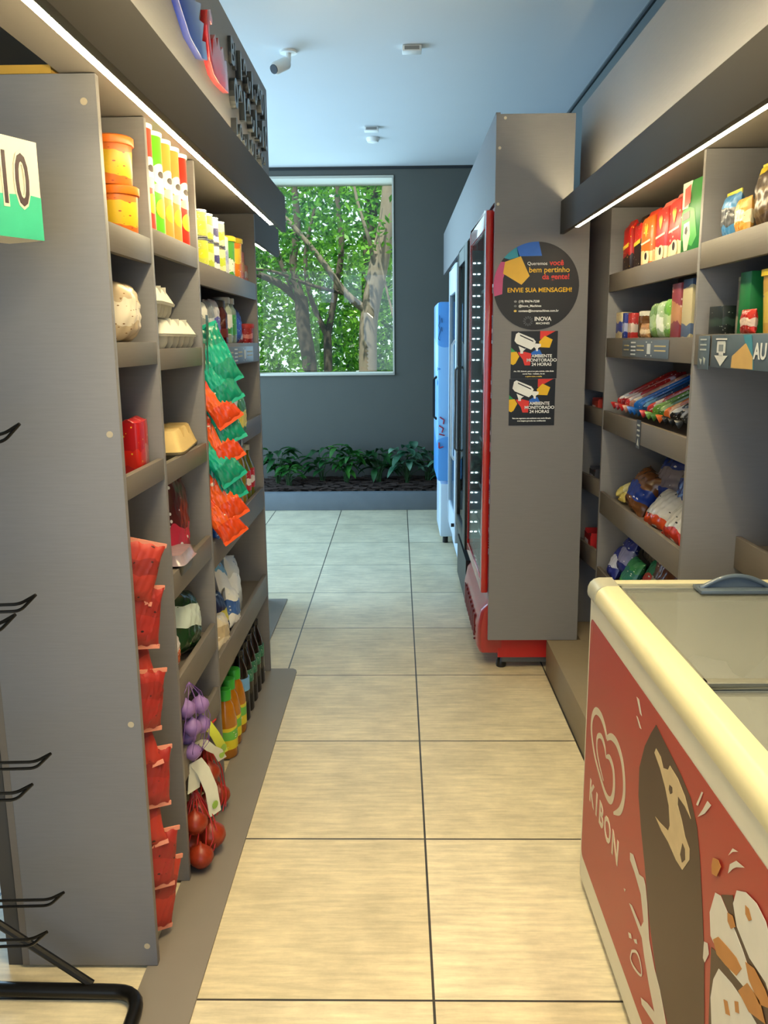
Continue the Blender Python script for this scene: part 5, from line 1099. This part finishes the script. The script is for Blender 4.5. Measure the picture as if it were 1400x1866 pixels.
# fifth shelf
for k, (x, y, z, w_, h_, d_, a, b, c, lab, ro) in enumerate((
    (.885, 3.42, .0, .11, .14, .06, '2A348A', 'D0D4E8', 'E8E8F0', 'navy and white biscuit bag, leftmost on the fifth right shelf', (-26, 0)),
    (.90, 3.32, .05, .12, .15, .06, '26307E', '8A8CB8', 'E0E0EC', 'second navy biscuit bag, standing higher on the fifth right shelf', (-20, 0)),
    (.885, 3.22, .0, .13, .14, .06, '3E9A5A', '2C7A6C', 'D8E8E0', 'green biscuit bag on the fifth right shelf', (-26, 0)),
    (.93, 3.10, .0, .13, .16, .06, '2C7A5A', 'C04040', 'E0E8E0', 'teal biscuit bag with red mark on the fifth right shelf', (-22, 0)),
    (1.0, 3.25, .10, .22, .20, .08, '6A6256', '8C8474', 'A89A88', 'large grey-brown bag behind the biscuit bags', (-14, 0)),
    (.94, 2.95, .06, .20, .20, .08, 'A89A84', '5A3420', 'C8BCA8', 'tan and brown bag on the fifth right shelf', (-20, 0)),
    (.92, 2.74, .02, .18, .20, .08, '5A3220', 'C08A3A', 'C8A878', 'dark brown and orange bag near the post, fifth right shelf', (-20, 0)))):
    pouch('food_bag', lab, 'bag', (x, y, zR[4]+z+.004), RR, w_, h_, d_, printed(a, b, c, k+5, .3, .65, .25, 2), 110+k, 'bags on the fifth right shelf', rot=(rad(ro[0]), rad(ro[1]), RR))
# narrow column boxes
def display_box(lab, loc, c1, c2, w_=.11, d_=.09, h_=.075, rz=RR):
    t = thing('display_box', lab, 'box', loc, rz, 'small boxes in the narrow right column')
    g = G().box(-w_/2, w_/2, -d_/2, -d_/2+.002, 0, h_*.72).box(-w_/2, w_/2, d_/2-.002, d_/2, 0, h_).box(-w_/2, -w_/2+.002, -d_/2+.002, d_/2-.002, 0, h_*.85).box(w_/2-.002, w_/2, -d_/2+.002, d_/2-.002, 0, h_*.85).box(-w_/2+.002, w_/2-.002, -d_/2+.002, d_/2-.002, 0, .002)
    part('tray', g, mat(c1, .45, var=.05), t, world=False)
    part('printed_mark', G().box(-w_*.4, w_*.1, -d_/2-.0006, -d_/2, h_*.2, h_*.45), mat(c2, .5), t, world=False)
    part('contents', G().box(-w_/2+.004, w_/2-.004, -d_/2+.004, d_/2-.004, .003, h_*.6), mat('4A1816', .4), t, world=False); return t
display_box('red and orange display box on the top open shelf of the narrow right column', (.892, 3.67, 1.1365), 'C03A28', 'E8D0C8')
display_box('dark grey display box on the middle shelf of the narrow right column', (.892, 3.67, .8365), '3A3A40', '9A9AA4')
display_box('deep red display box on the bottom shelf of the narrow right column', (.890, 3.68, .5315), 'A81C1E', 'E8E0DC', .12, .10, .10)
# third right bay
zT1, zT2 = SZ(1.709)+.001, SZ(1.46)+.001
pouch('snack_bag', 'small blue and grey bag with yellow edge beside the post, top shelf over the freezer', 'bag', (XR-.02, 2.375, zT1), RR, .10, .115, .05, printed('4C8AC0', '5A5C60', 'C8CCD0', 3, .3, .7, .3, 2.5), 120, seal='D8C83A')
pouch('snack_bag', 'orange and white pouch between the blue and dark bags, over the freezer', 'bag', (XR-.03, 2.27, zT1), RR, .08, .09, .04, printed('D8A04A', 'E8D8B0', 'C85A3A', 3), 121)
pouch('snack_bag', 'dark brown bag with yellow top lying over the freezer, top shelf', 'bag', (XR, 2.14, zT1), RR, .22, .155, .08, printed('3A2A1C', '5C4A30', '7A6A58', 5, .2, .6, .3, 2, c4='D8C838'), 122, seal='D8CC40')
carton('tea_box', 'tall green box standing over the banner, second shelf above the freezer', 'box', (XR+.02, 2.235, zT2), RR, .07, .10, .155, mat('117038', .4, var=.08))
carton('tea_box', 'white and grey box against the post, second shelf above the freezer', 'box', (XR+.05, 2.375, zT2), RR, .10, .05, .155, printed('C8C8BE', '9A9C9C', 'D8D4C8', 2, .6, .9, .4, 1))
carton('tea_box', 'low black box in front of the white and grey one', 'box', (XR-.035, 2.365, zT2), RR, .10, .035, .075, printed('141C18', '283A30', '8A8A80', 5, .3, .6, .4, 2))
t = thing('baking_tub', 'yellow-lidded rectangular tub over the banner near the frame edge', 'tub', (XR+.02, 2.035, zT2), RR)
part('body', G().loft([(0, .15, .11), (.12, .17, .12), (.135, .17, .12)], r=.15), printed('B8943A', 'C8B04A', '7A7A80', 4, .2, .7, .4, 1.6), t, world=False)
part('lid', G().loft([(.135, .18, .13), (.150, .18, .13)], r=.15), mat('E0C62A', .35), t, world=False)
pouch('snack_bag', 'small red packet lying between the green box and the yellow-lidded tub', 'packet', (XR-.045, 2.16, zT2), RR, .08, .06, .03, printed('B82A20', 'D8C0B0', 'F0E8E0', 3), 123)
t = thing('dark_pot', 'small black pot with white label on the corner shelf beyond the freezer', 'pot', (1.06, 2.20, .843), 0)
part('pot', G().lathe([(.03, 0), (.04, .02), (.042, .09), (.036, .12)], 18), BLACK(), t, world=False)
part('label', G().lathe([(.0425, .05), (.0425, .085)], 18), WT, t, world=False)

# ------------------------------------------------------------------ wire display rack at the left, front
rk = thing('wire_rack', 'black wire display rack with double-prong hooks at the left edge of the photo', 'rack', (-.95, 1.50, 0))
KB = mat('14120F', .3, metal=.4)
def rpath(pts, r=.04, n=6):
    out = [Vector(pts[0])]
    for i in range(1, len(pts)-1):
        p, a, b = Vector(pts[i]), Vector(pts[i-1]), Vector(pts[i+1]); d1 = (a-p).normalized()*r; d2 = (b-p).normalized()*r
        for k in range(n+1): t_ = k/n; out.append((p+d1)*(1-t_)**2+p*2*t_*(1-t_)+(p+d2)*t_*t_)
    out.append(Vector(pts[-1])); return out
part('base_tube', G().tube(rpath([(-1.25, 1.655, .018), (-.585, 1.640, .018), (-.56, 1.10, .018), (-1.25, 1.10, .018)], .06), .016, 10), KB, rk)
part('brace', G().tube([(-1.02, 1.665, .26), (-.70, 1.652, .028)], .009, 8), KB, rk)
part('post', G().tube([(-1.05, 1.58, .01), (-1.05, 1.58, 1.68)], .014, 8), KB, rk); part('post', G().tube([(-1.05, 1.20, .01), (-1.05, 1.20, 1.68)], .014, 8), KB, rk)
for z in (.30, .62, .95, 1.27): part('crossbar', G().tube([(-1.05, 1.20, z), (-1.05, 1.58, z)], .006, 6), KB, rk)
for zt in (1.305, .975, .643, .33):
    for yy, xt, dz in ((1.56, -.702, 0), (1.44, -.688, .005)):
        g = G(); 
        for s_ in (0, 1): g.tube(rpath([(-1.045, yy, zt-.028-.016*s_), (xt-.035, yy+.0, zt-.020-.014*s_), (xt, yy-.004, zt)], .015), .0032, 7)
        part('hook', g, KB, rk)
sg = thing('price_sign', 'white and green promotional sign box with handwritten-style numerals on top of the wire rack', 'sign', (-.66, 1.50, 1.62))
SW = mat('E6DDC4', .5, var=.02)
# side panel faces the aisle; turned a little towards the camera
a0, a1 = Vector((-.645, 1.60)), Vector((-.80, 1.27)); dv = (a0-a1).normalized(); rt = (dv.x, dv.y, 0); o_ = (a1.x, a1.y, 0); LL = (a0-a1).length
part('box', G().prism([(0, 1.634), (LL, 1.634), (LL, 1.802), (0, 1.802)], o_, rt, (0, 0, 1), -.09), SW, sg, smooth=False)
def sgn_(nm, poly, m, k): nv = Vector(rt).cross(Vector((0, 0, 1))); part(nm, G().prism(poly, tuple(Vector(o_)+nv*.0006*k), rt, (0, 0, 1), .0004), m, sg, smooth=False)
sgn_('green_field', [(0, 1.634), (LL, 1.634), (LL, 1.708), (LL-.03, 1.710), (LL-.08, 1.705), (0, 1.715)], mat('3FBE94', .45), 1)
nv = Vector(rt).cross(Vector((0, 0, 1))); 
for ch, dx in (('o', .250), ('1', .288), ('0', .325)):
    text('numeral', ch, .125, tuple(Vector(o_)+Vector(rt)*dx+Vector((0, 0, 1.728))), rt, (0, 0, 1), SW, sg, bold=.0060, sx=.52, off=.0014); text('numeral', ch, .125, tuple(Vector(o_)+Vector(rt)*dx+Vector((0, 0, 1.728))), rt, (0, 0, 1), mat('4A3A3C', .5), sg, bold=.0008, sx=.52, off=.0024)
part('bracket', G().tube([(-1.05, 1.44, 1.60), (-.80, 1.42, 1.62)], .008, 7), KB, rk)
